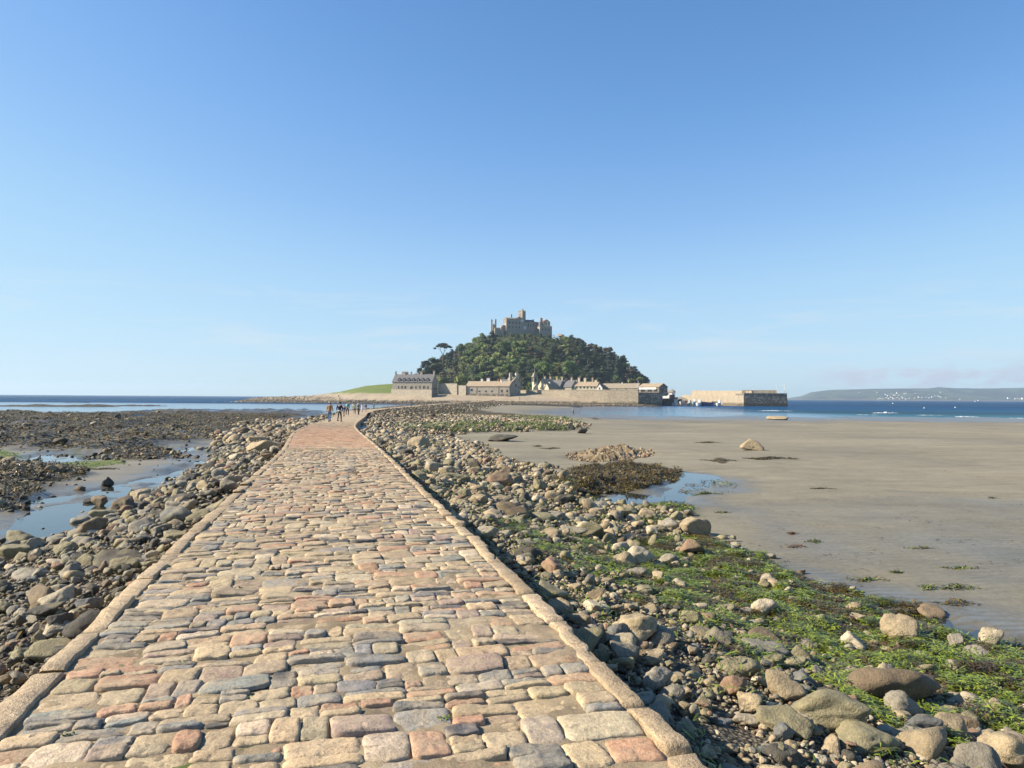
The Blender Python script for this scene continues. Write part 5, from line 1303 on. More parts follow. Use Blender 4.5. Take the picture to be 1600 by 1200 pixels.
def win(parent, x, z, w, h, y, m=None, side='f', frame=granite_m, depth=.0):
    """a window standing a little proud of the wall: frame part with its pane as sub-part"""
    f = MB(); t_ = .14
    if side == 'f':
        f.box(x - w / 2 - t_, x + w / 2 + t_, y - .06, y + .1, z - t_, z); f.box(x - w / 2 - t_, x + w / 2 + t_, y - .06, y + .1, z + h, z + h + t_)
        f.box(x - w / 2 - t_, x - w / 2, y - .06, y + .1, z, z + h); f.box(x + w / 2, x + w / 2 + t_, y - .06, y + .1, z, z + h)
        o = f.build('window', frame, parent); MB().box(x - w / 2, x + w / 2, y - .03, y + .08, z, z + h).build('pane', m or glass_m, o)
    else:
        q = -1 if side == 'l' else 1
        def bx(a0, a1, b0, b1, c0, c1): return (min(a0, a1), max(a0, a1), b0, b1, c0, c1)
        f.box(*bx(y + q * .06, y - q * .1, x - w / 2 - t_, x + w / 2 + t_, z - t_, z)); f.box(*bx(y + q * .06, y - q * .1, x - w / 2 - t_, x + w / 2 + t_, z + h, z + h + t_))
        f.box(*bx(y + q * .06, y - q * .1, x - w / 2 - t_, x - w / 2, z, z + h)); f.box(*bx(y + q * .06, y - q * .1, x + w / 2, x + w / 2 + t_, z, z + h))
        o = f.build('window', frame, parent); MB().box(*bx(y + q * .03, y - q * .08, x - w / 2, x + w / 2, z, z + h)).build('pane', m or glass_m, o)
    return o
def chim(parent, x, y, z0, z1, w=1.0, d=.8, m=None, pots=2):
    c = MB().box(x - w / 2, x + w / 2, y - d / 2, y + d / 2, z0, z1 - .35).box(x - w / 2 - .1, x + w / 2 + .1, y - d / 2 - .1, y + d / 2 + .1, z1 - .35, z1).build('chimney', m or granite_m, parent)
    for i in range(pots):
        px = x + (i - (pots - 1) / 2) * w / max(pots, 1)
        MB().lathe([(.14, z1), (.17, z1 + .5), (.13, z1 + .55)], px, y, 8).build('chimney_pot', orange_m, c)
    return c
def frame_at(pxl, pxr, yl, yr, z):
    """local frame of a wall running between two sight lines: origin at its left end; x along it"""
    a = at(pxl, 600, yl); b = at(pxr, 600, yr)
    ang = math.atan2(b[1] - a[1], b[0] - a[0])
    return (a[0], a[1], z), ang, float(np.hypot(b[0] - a[0], b[1] - a[1]))
def zat(px, py, y): return float(at(px, py, y)[2])
# --- the lodge with its row of dormers
def lodge():
    loc, ang, W = frame_at(613, 675, 489, 480, zat(643, 610, 484))
    h = lambda py: zat(643, py, 484) - loc[2]
    o = thing('lodge_house', 'long stone lodge with slate roof and a row of small gabled dormers', 'house', loc, ang)
    D = 8.5; e = h(596.5); rz = h(585)
    MB().gabled(0, W, 0, D, -1, e, rz - .1).build('wall', granite_m, o)
    rf = MB().roof(0, W, 0, D, e, rz).build('roof', slate_m, o)
    for i in range(7):
        cx = W * (.17 + .118 * i); z0 = e - .2
        d = MB().gabled(cx - .85, cx + .85, -.08, 3.0, z0 - .3, z0 + 1.5, z0 + 2.6, 'y').build('dormer', granite_m, o)
        MB().roof(cx - .85, cx + .85, -.05, 3.4, z0 + 1.5, z0 + 2.6, 'y', .3, .16).build('dormer_roof', slate_m, d)
        MB().box(cx - .5, cx + .5, -.13, .1, z0 + .2, z0 + 1.4).build('pane', glass_m, d)
    for cx, wd in ((.16, .8), (.25, 1.1), (.33, 1.1), (.50, .8), (.60, .8), (.70, .9), (.80, 1.3), (.90, .9)):
        win(o, W * cx, 1.2, wd, 1.7, 0)
    MB().box(W * .455, W * .495, -.07, .1, 0, 2.4).build('door', wood_m, o)
    for cx, w, top, yy in ((.01, .8, 580, D / 2), (.22, 2.6, 580.5, D * .5), (.285, 1.6, 581, D * .6), (.40, .8, 581, D * .55), (.67, 1.6, 581, D * .5), (.985, 1.0, 579.5, D / 2)):
        chim(o, W * cx, yy, e + 1, h(top), w, 1.0, granite_m, 2 if w > 1.2 else 1)
lodge()
def seg_wall(name, label, cat, pts, thick, mat, cope=None, cap=.18, group=None):
    """a wall along plan points (px, y, py_top, py_base)"""
    P = [(at(px, 600, y)[0], y, zat(px, pt, y), zat(px, pb, y)) for px, y, pt, pb in pts]
    o = thing(name, label, cat, (P[0][0], P[0][1], P[0][3]), 0, group)
    x0, y0, _, z0 = P[0]; V = []; F = []; VC = []; FC = []
    n = len(P)
    for i, (x, y, zt, zb) in enumerate(P):
        a = P[max(i - 1, 0)]; b = P[min(i + 1, n - 1)]; d = np.array((b[0] - a[0], b[1] - a[1])); d /= np.linalg.norm(d); nr = np.array((-d[1], d[0]))
        for q, z in ((0, zb - 2.5), (0, zt - cap), (thick, zt - cap), (thick, zb - 2.5)): V.append((x + nr[0] * q - x0, y + nr[1] * q - y0, z - z0))
        for q, z in ((-.12, zt - cap + .003), (-.12, zt), (thick + .12, zt), (thick + .12, zt - cap + .003)): VC.append((x + nr[0] * q - x0, y + nr[1] * q - y0, z - z0))
    for i in range(n - 1):
        for j in range(4): F.append((4 * i + j, 4 * (i + 1) + j, 4 * (i + 1) + (j + 1) % 4, 4 * i + (j + 1) % 4))
    F += [(0, 1, 2, 3), tuple(4 * (n - 1) + j for j in (3, 2, 1, 0))]
    MB().add(V, F).build('wall', mat, o); MB().add(VC, F).build('coping', cope or mat, o)
    return o
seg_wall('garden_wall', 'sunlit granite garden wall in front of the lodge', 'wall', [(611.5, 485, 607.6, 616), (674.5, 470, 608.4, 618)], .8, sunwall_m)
seg_wall('retaining_wall', 'dark shaded return wall turning back at the lodge corner', 'wall', [(675, 471.5, 606, 617.5), (684, 478, 606, 616)], .8, dark_shaded_m)
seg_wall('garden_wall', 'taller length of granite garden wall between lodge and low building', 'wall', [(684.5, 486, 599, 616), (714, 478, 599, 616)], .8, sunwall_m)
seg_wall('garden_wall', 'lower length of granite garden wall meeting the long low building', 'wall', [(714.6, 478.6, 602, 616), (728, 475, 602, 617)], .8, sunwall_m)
# --- the long low building
def low_building():
    loc, ang, W = frame_at(728.5, 796, 476, 466, zat(760, 617, 471)); h = lambda py: zat(760, py, 471) - loc[2]
    o = thing('low_building', 'long low stone building with a sandy roof, white chimneys and small windows above the beach', 'building', loc, ang)
    D = 8; e = h(603.2); r = h(596)
    MB().gabled(0, W, 0, D, -2, e, r - .1).build('wall', granite_m, o); MB().roof(0, W, 0, D, e, r).build('roof', tan_roof_m, o)
    MB().box(-.4, W + .4, -.55, -.05, -2, h(615.2)).build('plinth', dark_shaded_m, o)
    win(o, W * .13, h(612), 1.9, 2.0, 0, None, 'f', white_m)
    for q in (.31, .46, .60): win(o, W * q, h(612.5), 1.3, .9, 0)
    for q in (.83, .95): win(o, W * q, h(612.8), 1.2, 1.6, 0)
    for q in (.25, .755): MB().tube((W * q, -.12, h(615)), (W * q, -.12, e), .09).build('downpipe', wood_m, o)
    chim(o, W * .31, D * .55, r - 1.0, h(591.8), 1.3, 1, white_m, 1); chim(o, W * .46, D * .55, r - 1.0, h(591), 2.0, 1, white_m, 2); chim(o, W * .70, D * .5, r - 1, h(593), .8, .8, orange_m, 1)
low_building()
# --- house with a bright gable
def gable_house():
    loc, ang, W = frame_at(789, 799.5, 487, 470, zat(797, 613, 478)); k = 478 / FPX; h = lambda py: zat(797, py, 478) - loc[2]
    # two walls: the sunlit gable faces the causeway side, the long front is in shade
    A = at(799.3, 600, 470); B = at(810.5, 600, 474)
    o = thing('gabled_house', 'tall stone house with a sunlit gable and two big chimneys behind the low building', 'house', (A[0], A[1], loc[2]), math.radians(28))
    W2 = 6.5; D = 9.5; e = h(598.5); r = h(590)
    MB().gabled(0, W2, 0, D, -3, e, r - .1, 'y').build('wall', granite_m, o)
    MB().roof(0, W2, 0, D, e, r, 'y').build('roof', slate_warm_m, o)
    MB().gabled(-5.2, -.01, 2.0, 8.5, -3, h(601), h(593), 'x').build('side_wing', cream_m, o)
    win(o, 3.2, h(605), 1.1, 1.8, 0); win(o, 2.0, h(598), .8, 1.2, 0); win(o, 5.2, h(607), .9, 1.4, 0)
    chim(o, .9, 3.0, e, h(583.5), 1.7, 1.4, granite_m, 2); chim(o, 4.6, 1.6, e, h(583), 1.7, 1.4, cream_m, 2)
gable_house()
# --- bell tower
def bell_tower():
    y = 492; b = at(835.5, 611, y); k = y / FPX; h = lambda py: zat(836, py, y) - b[2]
    o = thing('bell_tower', 'small square bell tower with a steep pointed slate cap rising over the harbour wall', 'tower', b, math.radians(24))
    w = 6.2 * k
    MB().box(-w / 2, w / 2, -w / 2, w / 2, -3, h(597)).build('wall', cream_m, o)
    for sx in (-1, 1):
        for sy in (-1, 1): MB().box(sx * w / 2 * .92 - .18, sx * w / 2 * .92 + .18, sy * w / 2 * .92 - .18, sy * w / 2 * .92 + .18, h(597), h(589)).build('corner_post', cream_m, o)
    MB().box(-w * .3, w * .3, -w * .3, w * .3, h(597) + .01, h(590)).build('belfry', wood_m, o)
    a = w * .68; MB().add([(-a, -a, h(589)), (a, -a, h(589)), (a, a, h(589)), (-a, a, h(589)), (0, 0, h(579.5))], [(0, 3, 2, 1), (0, 1, 4), (1, 2, 4), (2, 3, 4), (3, 0, 4)]).build('roof', slate_warm_m, o)
    MB().tube((0, 0, h(580)), (0, 0, h(577)), .09).build('finial', metal_m, o)
    MB().gabled(-w * .9, w * .55, -w * 1.0, -w / 2 - .01, -3, h(606), h(600.5), 'y').build('porch', cream_m, o)
bell_tower()
# --- village row behind the harbour wall
def house(name, label, cat, pxl, pxr, yl, yr, pyb, pye, pyr, wall, roofm, chims=(), wins=(), axis='x', D=7.0, door=None, group=None):
    ym = (yl + yr) / 2; xm = (pxl + pxr) / 2; loc, ang, W = frame_at(pxl, pxr, yl, yr, zat(xm, pyb, ym)); h = lambda py: zat(xm, py, ym) - loc[2]
    o = thing(name, label, cat, loc, ang, group); e, r = h(pye), h(pyr)
    MB().gabled(0, W, 0, D, -2, e, r - .1, axis).build('wall', wall, o); MB().roof(0, W, 0, D, e, r, axis).build('roof', roofm, o)
    for q, top, w, m in chims: chim(o, W * q, D * (.5 if axis == 'x' else .3), e, h(top), w, .9, m, 2 if w > 1 else 1)
    for q, pz, w, hh in wins: win(o, W * q, h(pz), w, hh, 0)
    if door: MB().box(W * door - .5, W * door + .5, -.07, .1, 0, 2.2).build('door', wood_m, o)
    return o
V_ = 'village houses behind the harbour wall'
house('cottage', 'stone cottage with a steep slate roof directly beside the bell tower', 'house', 840.5, 853, 497, 489, 611, 603, 592, cream_m, slate_warm_m, ((.5, 588.5, 1.1, granite_m),), ((.3, 608, .9, 1.2),), 'y', 9, None, V_)
house('cottage', 'cottage with a long grey slate roof and three chimneys on its ridge', 'house', 853.5, 875, 496, 490, 611, 603, 594, granite_m, slate_m, ((.12, 588.5, 1.2, granite_m), (.6, 589, 1.0, granite_m), (.97, 589, 1.2, granite_m)), ((.3, 607.5, .9, 1.2), (.7, 607.5, .9, 1.2)), 'x', 7, None, V_)
house('cottage', 'low cottage showing a pale front gable before the slate roofs', 'house', 851, 857.5, 487, 484, 611, 606, 599, cream_m, slate_warm_m, ((.5, 597, .7, white_m),), (), 'y', 9, None, V_)
house('cottage', 'cottage with a dark slate roof and a skylight strip beside the sandy roofed row', 'house', 876, 893, 492, 486, 611, 604.5, 594.5, granite_m, slate_m, ((.2, 591, 1.0, granite_m), (.72, 590, 1.1, granite_m)), ((.35, 607.6, .9, 1.1),), 'x', 7.5, None, V_)
house('terraced_cottage', 'sandy roofed cottage row with bluish windows and cream chimneys', 'house', 896, 933, 487, 480, 612, 603.3, 597, cream_m, tan_roof_m, ((.02, 594, 1.5, cream_m), (.16, 590, 1.4, cream_m), (.42, 590.5, 1.6, cream_m), (.74, 590, 1.0, granite_m), (.88, 594, 1.6, cream_m)), ((.14, 606.8, 1.2, 1.2), (.3, 606.8, 1.2, 1.2), (.46, 606.8, 1.2, 1.2), (.6, 606.8, 1.2, 1.2), (.76, 606.8, 1.2, 1.2), (.9, 606.8, 1.2, 1.2)), 'x', 7, None, V_)
house('cottage', 'tiny white gabled porch house between the sandy row and the long slate roof', 'house', 932.5, 941, 479, 477, 611, 606, 599.8, white_m, red_roof_m, (), ((.5, 608.2, .9, 1.1),), 'y', 5, None, V_)
house('long_building', 'very long low building with a plain grey brown slate roof behind the harbour wall', 'building', 939, 996, 484, 470, 612, 606.5, 599.5, granite_m, slate_warm_m, ((.52, 597.5, .5, white_m),), ((.2, 608.5, 1, .9), (.45, 608.5, 1, .9), (.7, 608.5, 1, .9)), 'x', 8, None, V_)
house('boathouse', 'boathouse with a pale olive roof, white front and wide dark openings at the wall end', 'boathouse', 998, 1030, 466, 455, 613.5, 604.5, 599.5, dark_shaded_m, tan_roof_m, (), ((.22, 612.2, 3.4, 1.9), (.55, 612.2, 3.4, 1.9), (.84, 612.2, 2.6, 1.9)), 'x', 9, None, V_)
bh = [o for o in COL.objects if o.get('category') == 'boathouse'][0]
MB().box(.3, 13.0, -.09, -.01, zat(1014, 608.4, 460) - bh.location.z, zat(1014, 605.0, 460) - bh.location.z).build('fascia', white_m, bh)
house('quay_house', 'small white building with a dark opening on the quay beyond the wall end', 'building', 1036, 1050, 548, 544, 618, 613.2, 610.3, white_m, slate_warm_m, (), ((.4, 616.8, 3.0, 1.2),), 'x', 6, None, V_)
p_ = at(997, 612, 464); pole = thing('flagpole', 'slim white pole standing at the boathouse end of the slate roof', 'pole', p_)
MB().tube((0, 0, -1), (0, 0, zat(997, 595.5, 464) - p_[2]), .16, .1).build('mast', white_m, pole); MB().lathe([(.1, 0), (.22, .15), (.1, .3)], 0, 0, 8).build('finial', metal_m, pole, (0, 0, zat(997, 595.5, 464) - p_[2]))
# --- harbour walls and pier
seg_wall('harbour_wall', 'long sunlit harbour wall of pale stone below the village', 'wall', [(803, 491, 609.5, 616), (830, 478, 609.2, 622), (890, 460, 608.8, 628), (950, 446, 609, 632), (997, 437, 609.5, 634)], 1.4, warm_m, None, .3)
seg_wall('harbour_wall', 'dark shaded end of the harbour wall with the boathouse on top', 'wall', [(997.3, 436.4, 613.6, 634), (1034.6, 437.5, 613.6, 635), (1035, 470, 613.6, 634)], 2.5, dark_shaded_m, None, .3)
pier = thing('pier', 'stone harbour pier with a sunlit inner wall and a dark block end in the sea', 'pier', (at(1162, 600, 452)[0], 452, SEA_Z))
def build_pier():
    x0, y0 = pier.location.x, 452.0
    a = at(1066, 600, 572); top = zat(1162, 614.8, 452) - SEA_Z; par = zat(1185, 609.3, 452) - SEA_Z; e = at(1229.5, 600, 454); W = e[0] - x0
    # long arm running back to the island, outer parapet, block end
    dx, dy = a[0] - x0, a[1] - y0
    arm = MB().add([(0, .02, -3), (dx, dy, -3), (dx + 12, dy + 4, -3), (12, 14, -3), (0, .02, top - 1.2), (dx, dy, top - .6), (dx + 12, dy + 4, top - .6), (12, 14, top - 1.2)], [(0, 1, 5, 4), (1, 2, 6, 5), (2, 3, 7, 6), (3, 0, 4, 7), (4, 5, 6, 7), (0, 3, 2, 1)]).build('inner_wall', warm_m, pier)
    MB().add([(5, .5, 0), (dx + 7, dy, 0), (dx + 8.4, dy, 0), (6.4, .5, 0), (5, .5, par - .6), (dx + 7, dy, par + .7), (dx + 8.4, dy, par + .7), (6.4, .5, par - .6)], [(0, 1, 5, 4), (1, 2, 6, 5), (2, 3, 7, 6), (3, 0, 4, 7), (4, 5, 6, 7), (0, 3, 2, 1)]).build('sea_parapet', warm_m, pier)
    MB().add([(.3, -.35, -3), (W, -.35, -3), (W, 18, -3), (.3, 18, -3), (.3, .1, top), (W - .7, .1, top), (W - .7, 18, top), (.3, 18, top)], [(0, 3, 2, 1), (4, 5, 6, 7), (0, 1, 5, 4), (1, 2, 6, 5), (2, 3, 7, 6), (3, 0, 4, 7)]).build('end_block', dark_shaded_m, pier)
    MB().box(0, W - .5, -.05, .8, top + .003, top + .28).build('coping', granite_m, pier)
    s = W * .80
    MB().add([(2, 10, top), (s, 3.2, top), (s + 1, 6.5, top), (3, 13, top), (2, 10, par), (s, 3.2, par), (s + 1, 6.5, par), (3, 13, par)], [(0, 3, 2, 1), (4, 5, 6, 7), (0, 1, 5, 4), (1, 2, 6, 5), (2, 3, 7, 6), (3, 0, 4, 7)]).build('head_parapet', warm_m, pier)
    MB().add([(-9, 6, -3), (0.02, .3, -3), (1, 16, -3), (-6, 40, -3), (-3.5, 9, 1.0), (.02, 3, 2.8), (1, 15, 2.8), (-5, 36, .6)], [(0, 3, 2, 1), (4, 5, 6, 7), (0, 1, 5, 4), (1, 2, 6, 5), (2, 3, 7, 6), (3, 0, 4, 7)]).build('landing_steps', warm_m, pier)
    for q, hh in ((.80, 3.6), (.97, 4.8)):
        m = thing('harbour_light', ('slim white light post behind the parapet on the pier head', 'tall white light post at the very tip of the pier')[q > .9], 'light post', (x0 + W * q - .3, 452 + 2.6, SEA_Z + top), 0, 'posts on the pier head')
        MB().tube((0, 0, -.2), (0, 0, hh), .16, .12).build('post', white_m, m); MB().lathe([(.12, hh), (.36, hh + .1), (.36, hh + .7), (.1, hh + .95)], 0, 0, 10).build('lamp', metal_m, m)
build_pier()
# --- the castle
def castle():
    k = 640 / FPX; rot = math.radians(18)
    o = thing('castle', 'granite castle with a square central tower, church roof and gabled wings crowning the mount', 'castle', (7.2, 640, 48), rot)
    Z = lambda py: 1.6 + (621.1 - py) * k - 48
    def cren(mb, x0, x1, y0, y1, z, n, h=.9, th=.5):
        for i in range(n):
            a = x0 + (x1 - x0) * (i + .2) / n; b = x0 + (x1 - x0) * (i + .8) / n
            mb.box(a, b, y0, y0 + th, z, z + h); mb.box(a, b, y1 - th, y1, z, z + h)
        m = max(2, int(n * (y1 - y0) / (x1 - x0)))
        for i in range(m):
            a = y0 + (y1 - y0) * (i + .2) / m; b = y0 + (y1 - y0) * (i + .8) / m
            if a > y0 + th and b < y1 - th: mb.box(x0, x0 + th, a, b, z, z + h); mb.box(x1 - th, x1, a, b, z, z + h)
        return mb
    # great hall
    e, r = Z(499.5), Z(496.6)
    MB().gabled(-14, 1.8, -3, 7, 0, e, r).build('hall_wall', castle_m, o)
    MB().roof(-14, 1.8, -3, 7, e, r, 'x', .1, .2).build('hall_roof', slate_warm_m, o)
    cren(MB(), -14.2, 1.9, -3.2, 7.2, e - .1, 13, .8, .45).build('hall_parapet', castle_m, o)
    for x in (-11.3, -8.2, -5.2, -2.2):
        win(o, x, Z(507), 1.2, 2.2, -3, None, 'f', castle_m); win(o, x, Z(513.5), 1.0, 1.6, -3, None, 'f', castle_m)
    win(o, 0.5, Z(506), 1.4, 3.4, -14, None, 'l', castle_m); win(o, 4.5, Z(506), 1.2, 3, -14, None, 'l', castle_m)
    MB().box(-17, -14.02, -1, 6, 0, Z(509)).build('hall_annex', castle_m, o); win(o, 2, Z(513), 1.1, 2.0, -17, None, 'l', castle_m)
    chim(o, -7.6, 3, r - 1, Z(491.2), 1.1, 1.0, castle_m, 1)
    # cross wing with a red roof
    MB().gabled(-5.2, 1.4, -2.4, 9, e - 2, Z(499), Z(495.4), 'y').build('cross_wing', castle_m, o)
    MB().roof(-5.2, 1.4, -2.4, 9, Z(499), Z(495.4), 'y', .25, .22).build('cross_roof', red_roof_m, o)
    MB().gabled(-1.2, 1.7, -3.5, -2.45, Z(503), Z(501.5), Z(499), 'y').build('oriel', white_m, o)
    # tower turned to show its corner
    mb = MB(); c = math.radians(34)
    def rt(pts): return [(2.6 + (x * math.cos(c) - y * math.sin(c)), 4.5 + (x * math.sin(c) + y * math.cos(c)), z) for x, y, z in pts]
    def rbox(m, x0, x1, y0, y1, z0, z1):
        m.add(rt([(x0, y0, z0), (x1, y0, z0), (x1, y1, z0), (x0, y1, z0), (x0, y0, z1), (x1, y0, z1), (x1, y1, z1), (x0, y1, z1)]), [(0, 3, 2, 1), (4, 5, 6, 7), (0, 1, 5, 4), (1, 2, 6, 5), (2, 3, 7, 6), (3, 0, 4, 7)])
    a = 2.35; zt = Z(485.6)
    rbox(mb, -a, a, -a, a, 8, zt); tw = mb.build('tower', castle_m, o)
    mb = MB()
    for i in range(4):
        q0 = -a - .1 + (2 * a + .2) * (i + .15) / 4; q1 = -a - .1 + (2 * a + .2) * (i + .8) / 4
        for p, q in ((-a - .1, -a + .35), (a - .35, a + .1)): rbox(mb, q0, q1, p, q, zt, zt + .8); 
        if 0 < i < 3:
            for p, q in ((-a - .1, -a + .35), (a - .35, a + .1)): rbox(mb, p, q, q0, q1, zt, zt + .8)
    mb.build('battlement', castle_m, tw)
    mb = MB(); rbox(mb, -a - .25, -a + 1.1, -a - .25, -a + 1.1, zt - 5, Z(482.2)); mb.build('stair_turret', castle_m, tw)
    for s in (-1,):
        mb = MB(); rbox(mb, -.4, .4, -a - .05, -a + .1, zt - 4.5, zt - 2.6); rbox(mb, -a - .05, -a + .1, -.1, .7, zt - 4.5, zt - 2.6); mb.build('belfry_opening', glass_m, tw)
    MB().tube((2.6, 4.5, zt - .1), (2.6, 4.5, Z(478.5)), .08, .05).build('flagpole', metal_m, tw)
    # church
    e2, r2 = Z(502.5), Z(498.6)
    MB().gabled(5.2, 13.0, 0, 8.5, 0, e2, r2).build('church_wall', castle_m, o); MB().roof(5.2, 13.0, 0, 8.5, e2, r2, 'x', .2, .22).build('church_roof', slate_m, o)
    for x in (7, 9.3, 11.5): win(o, x, Z(510), 1.0, 3.0, 0, None, 'f', castle_m)
    MB().box(1.82, 5.19, -1.5, 7, 0, Z(503)).build('link_block', castle_m, o)
    win(o, 3.4, Z(514.5), 1.8, 2.6, -1.5, white_m, 'f', white_m)
    MB().gabled(13.02, 17.5, 0.5, 8, 0, Z(504), Z(501.5)).build('chapel_wall', castle_m, o); MB().roof(13.02, 17.5, .5, 8, Z(504), Z(501.5), 'x', .15, .2).build('chapel_roof', red_roof_m, o)
    chim(o, 12.9, 4, r2 - 2, Z(497.5), .9, .8, castle_m, 1)
    # wing towards the harbour
    x0, x1, y0, y1 = 14.6, 25.8, -8.5, 5.0
    zt2 = Z(510.4)
    MB().box(x0, x1, y0, y1, -8, zt2).build('wing_wall', castle_m, o)
    cren(MB(), x0 - .1, x1 + .1, y0 - .1, y1 + .1, zt2, 9, .8, .4).build('wing_parapet', castle_m, o)
    for x in (17, 20, 23): win(o, x, Z(516.5), 1.0, 1.7, y0, None, 'f', castle_m)
    win(o, -4, Z(517), 1.1, 2.2, x0, None, 'l', castle_m); win(o, 1, Z(515), 1.1, 2.0, x0, None, 'l', castle_m)
    chim(o, 17.6, -3.5, zt2 - .5, Z(496.3), 2.0, 1.6, castle_m, 2); chim(o, 16.2, -4.5, zt2 - .5, Z(503), 1.6, 1.6, castle_m, 0)
    MB().gabled(19.0, 25.2, -5.5, 3, zt2 - .5, Z(503), Z(498.4), 'y').build('wing_gable', castle_m, o); MB().roof(19.0, 25.2, -5.5, 3, Z(503), Z(498.4), 'y', .2, .22).build('wing_roof', red_roof_m, o)
    chim(o, 22.6, -5.9, zt2 - .2, Z(501), 1.1, .9, cream_m, 1); chim(o, 25.0, -1.5, zt2 - .2, Z(501.5), 1.0, .9, castle_m, 1); chim(o, 19.4, 2.0, zt2 - .2, Z(497), .8, .8, castle_m, 1)
    win(o, 21.4, Z(506.5), .8, 1.5, -5.5, None, 'f', castle_m)
    # terrace with pinnacles
    MB().box(-24.5, -17.02, -4, 5, 0, Z(514.8)).build('terrace_wall', castle_m, o)
    cren(MB(), -24.5, -17.1, -4.1, 5.1, Z(514.8), 6, .7, .4).build('terrace_parapet', castle_m, o)
    MB().box(-19.4, -17.03, -5.4, -4.02, 0, Z(512.2)).build('terrace_turret', castle_m, o)
    for x, y, p, w in ((-26.2, 0, 500, 1.15), (-24.8, -1, 507.5, 1.6), (-23.2, -1.5, 499.5, 1.25)):
        MB().box(x - w / 2, x + w / 2, y - w / 2, y + w / 2, 0, Z(p) - 1.4).box(x - w * .62, x + w * .62, y - w * .62, y + w * .62, Z(p) - 1.4, Z(p) - 1.0).box(x - w * .4, x + w * .4, y - w * .4, y + w * .4, Z(p) - 1.0, Z(p), w * .25, w * .25).build('pinnacle', castle_m, o)
castle()
# ------------------------------------------------------------------ far coast, buoys, boats
def far_coast():
    d0 = 4700.0
    prof = np.array([(1225, 626), (1262, 624.5), (1275, 619), (1292, 613), (1318, 610.2), (1360, 608.8), (1400, 607.8), (1450, 607), (1480, 606.4), (1496, 605.2), (1520, 606.6), (1570, 607), (1640, 606.5), (1760, 605), (1900, 604), (2100, 606)])
    n, m = 260, 26
    px = np.linspace(1225, 2100, n); X, Y, Zz = [], [], []
    for i, p in enumerate(px):
        top = float(at(p, np.interp(p, prof[:, 0], prof[:, 1]), d0 + 900)[2]) - SEA_Z
        for j in range(m):
            q = j / (m - 1); y = d0 + 1500 * q + 60 * float(np.sin(p / 40)); x = ray(p, 600)[0] * (d0 + 900 * min(q * 1.2, 1)) 
            X.append(x); Y.append(y); Zz.append(max(0, top) * (math.sin(min(q / .6, 1) * PI / 2) ** .75) * (1 - max(0, q - .6) * 1.6))
    X, Y, Zz = map(np.array, (X, Y, Zz)); Zz = Zz * (1 + .10 * fbm2(X / 260, Y / 260, 61, 4)) + SEA_Z - .5
    idx = np.arange(n * m).reshape(n, m); F = np.stack([idx[:-1, :-1], idx[1:, :-1], idx[1:, 1:], idx[:-1, 1:]], -1).reshape(-1, 4)
    t = NT('far_land'); p = t.pos()
    v = t.node('ShaderNodeTexVoronoi', {'Vector': t.scale(p, (1, 1, 2.5)), 'Scale': .007}); f = t.node('ShaderNodeSeparateColor', {0: v.outputs['Color']}).outputs[0]
    c = t.mix(t.maprange(f, .35, .7), (.042, .055, .042), (.085, .11, .06)); c = t.mix(t.maprange(t.noise(p, .012, 4, .6), .5, .58), c, (.03, .045, .022))  # greens muted and blued, some distance haze put into the colour
    low = t.maprange(t.node('ShaderNodeSeparateXYZ', {0: p}).outputs['Z'], SEA_Z + 9, SEA_Z + 3)
    c = t.mix(t.math('MULTIPLY', low, .7), c, (.17, .13, .10))
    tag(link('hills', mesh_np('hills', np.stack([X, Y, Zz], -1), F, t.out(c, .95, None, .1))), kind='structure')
    from mathutils.bvhtree import BVHTree
    bvh = BVHTree.FromPolygons([tuple(v) for v in np.stack([X, Y, Zz], -1)], [tuple(int(k) for k in f) for f in F])
    # white houses of the coast village
    spots = [(1372, 622.5, 3), (1376, 621.8, 3), (1380, 622.6, 4), (1385, 621, 3), (1389, 622.4, 3), (1393, 620.4, 4), (1397, 622.6, 5), (1402, 621, 3), (1406, 622.8, 3), (1411, 621.6, 4), (1416, 623, 4), (1421, 622.2, 3), (1384, 616, 3), (1388, 618.2, 4), (1393, 615, 3), (1397, 617.4, 4), (1402, 613.8, 4), (1405, 617.5, 3), (1409, 619.2, 3), (1413, 614.6, 3), (1371, 612.8, 3), (1416, 614, 2), (1343, 612.3, 2.5),
             (1429, 621.3, 3), (1436, 620.5, 4), (1441, 620.9, 3), (1447, 620, 3), (1452, 621.2, 3), (1457, 620.2, 4), (1461, 618.4, 3), (1466, 618.8, 4), (1470, 619.8, 3), (1478, 621.2, 3), (1470, 612.6, 3), (1430, 614.2, 2.5), (1500, 623.6, 3), (1576, 622.4, 5), (1587, 622.9, 4), (1592, 622.7, 4), (1598, 623, 5)]
    for k, (px, py, w) in enumerate(spots):
        d = Vector(ray(px, py + 1.0)).normalized(); hit = bvh.ray_cast(Vector(CAM), d, 9000)
        if hit[0] is None: continue
        h = hit[0]; W = w * .8 / FPX * h.y; rz = ((k * 37) % 50 - 25) / 60
        o = thing('far_house', None, 'house', (h.x, h.y, h.z - 1), rz, 'white houses on the far shore')
        H = W * .5
        MB().gabled(-W / 2, W / 2, -W * .3, W * .3, -3, H, H * 1.6).build('wall', (white_m, white_m, cream_m)[k % 3], o)
        MB().roof(-W / 2, W / 2, -W * .3, W * .3, H, H * 1.6, 'x', .4, .4).build('roof', (slate_m, slate_warm_m)[k % 2], o)
        row = 'down at the waterline' if py > 620.8 else ('halfway up the hillside' if py > 616.5 else 'high on the hillside')
        side = 'in the dense village cluster' if px < 1425 else ('in the straggling outer row' if px < 1490 else 'apart towards the picture edge')
        o['label'] = f"tiny {('white', 'white', 'cream')[k % 3]} far house {row} {side}"
far_coast()
count_ = defaultdict(list)
for o in COL.objects:
    if o.get('category') == 'house' and o.name.startswith('far_house'): count_[o['label']].append(o)
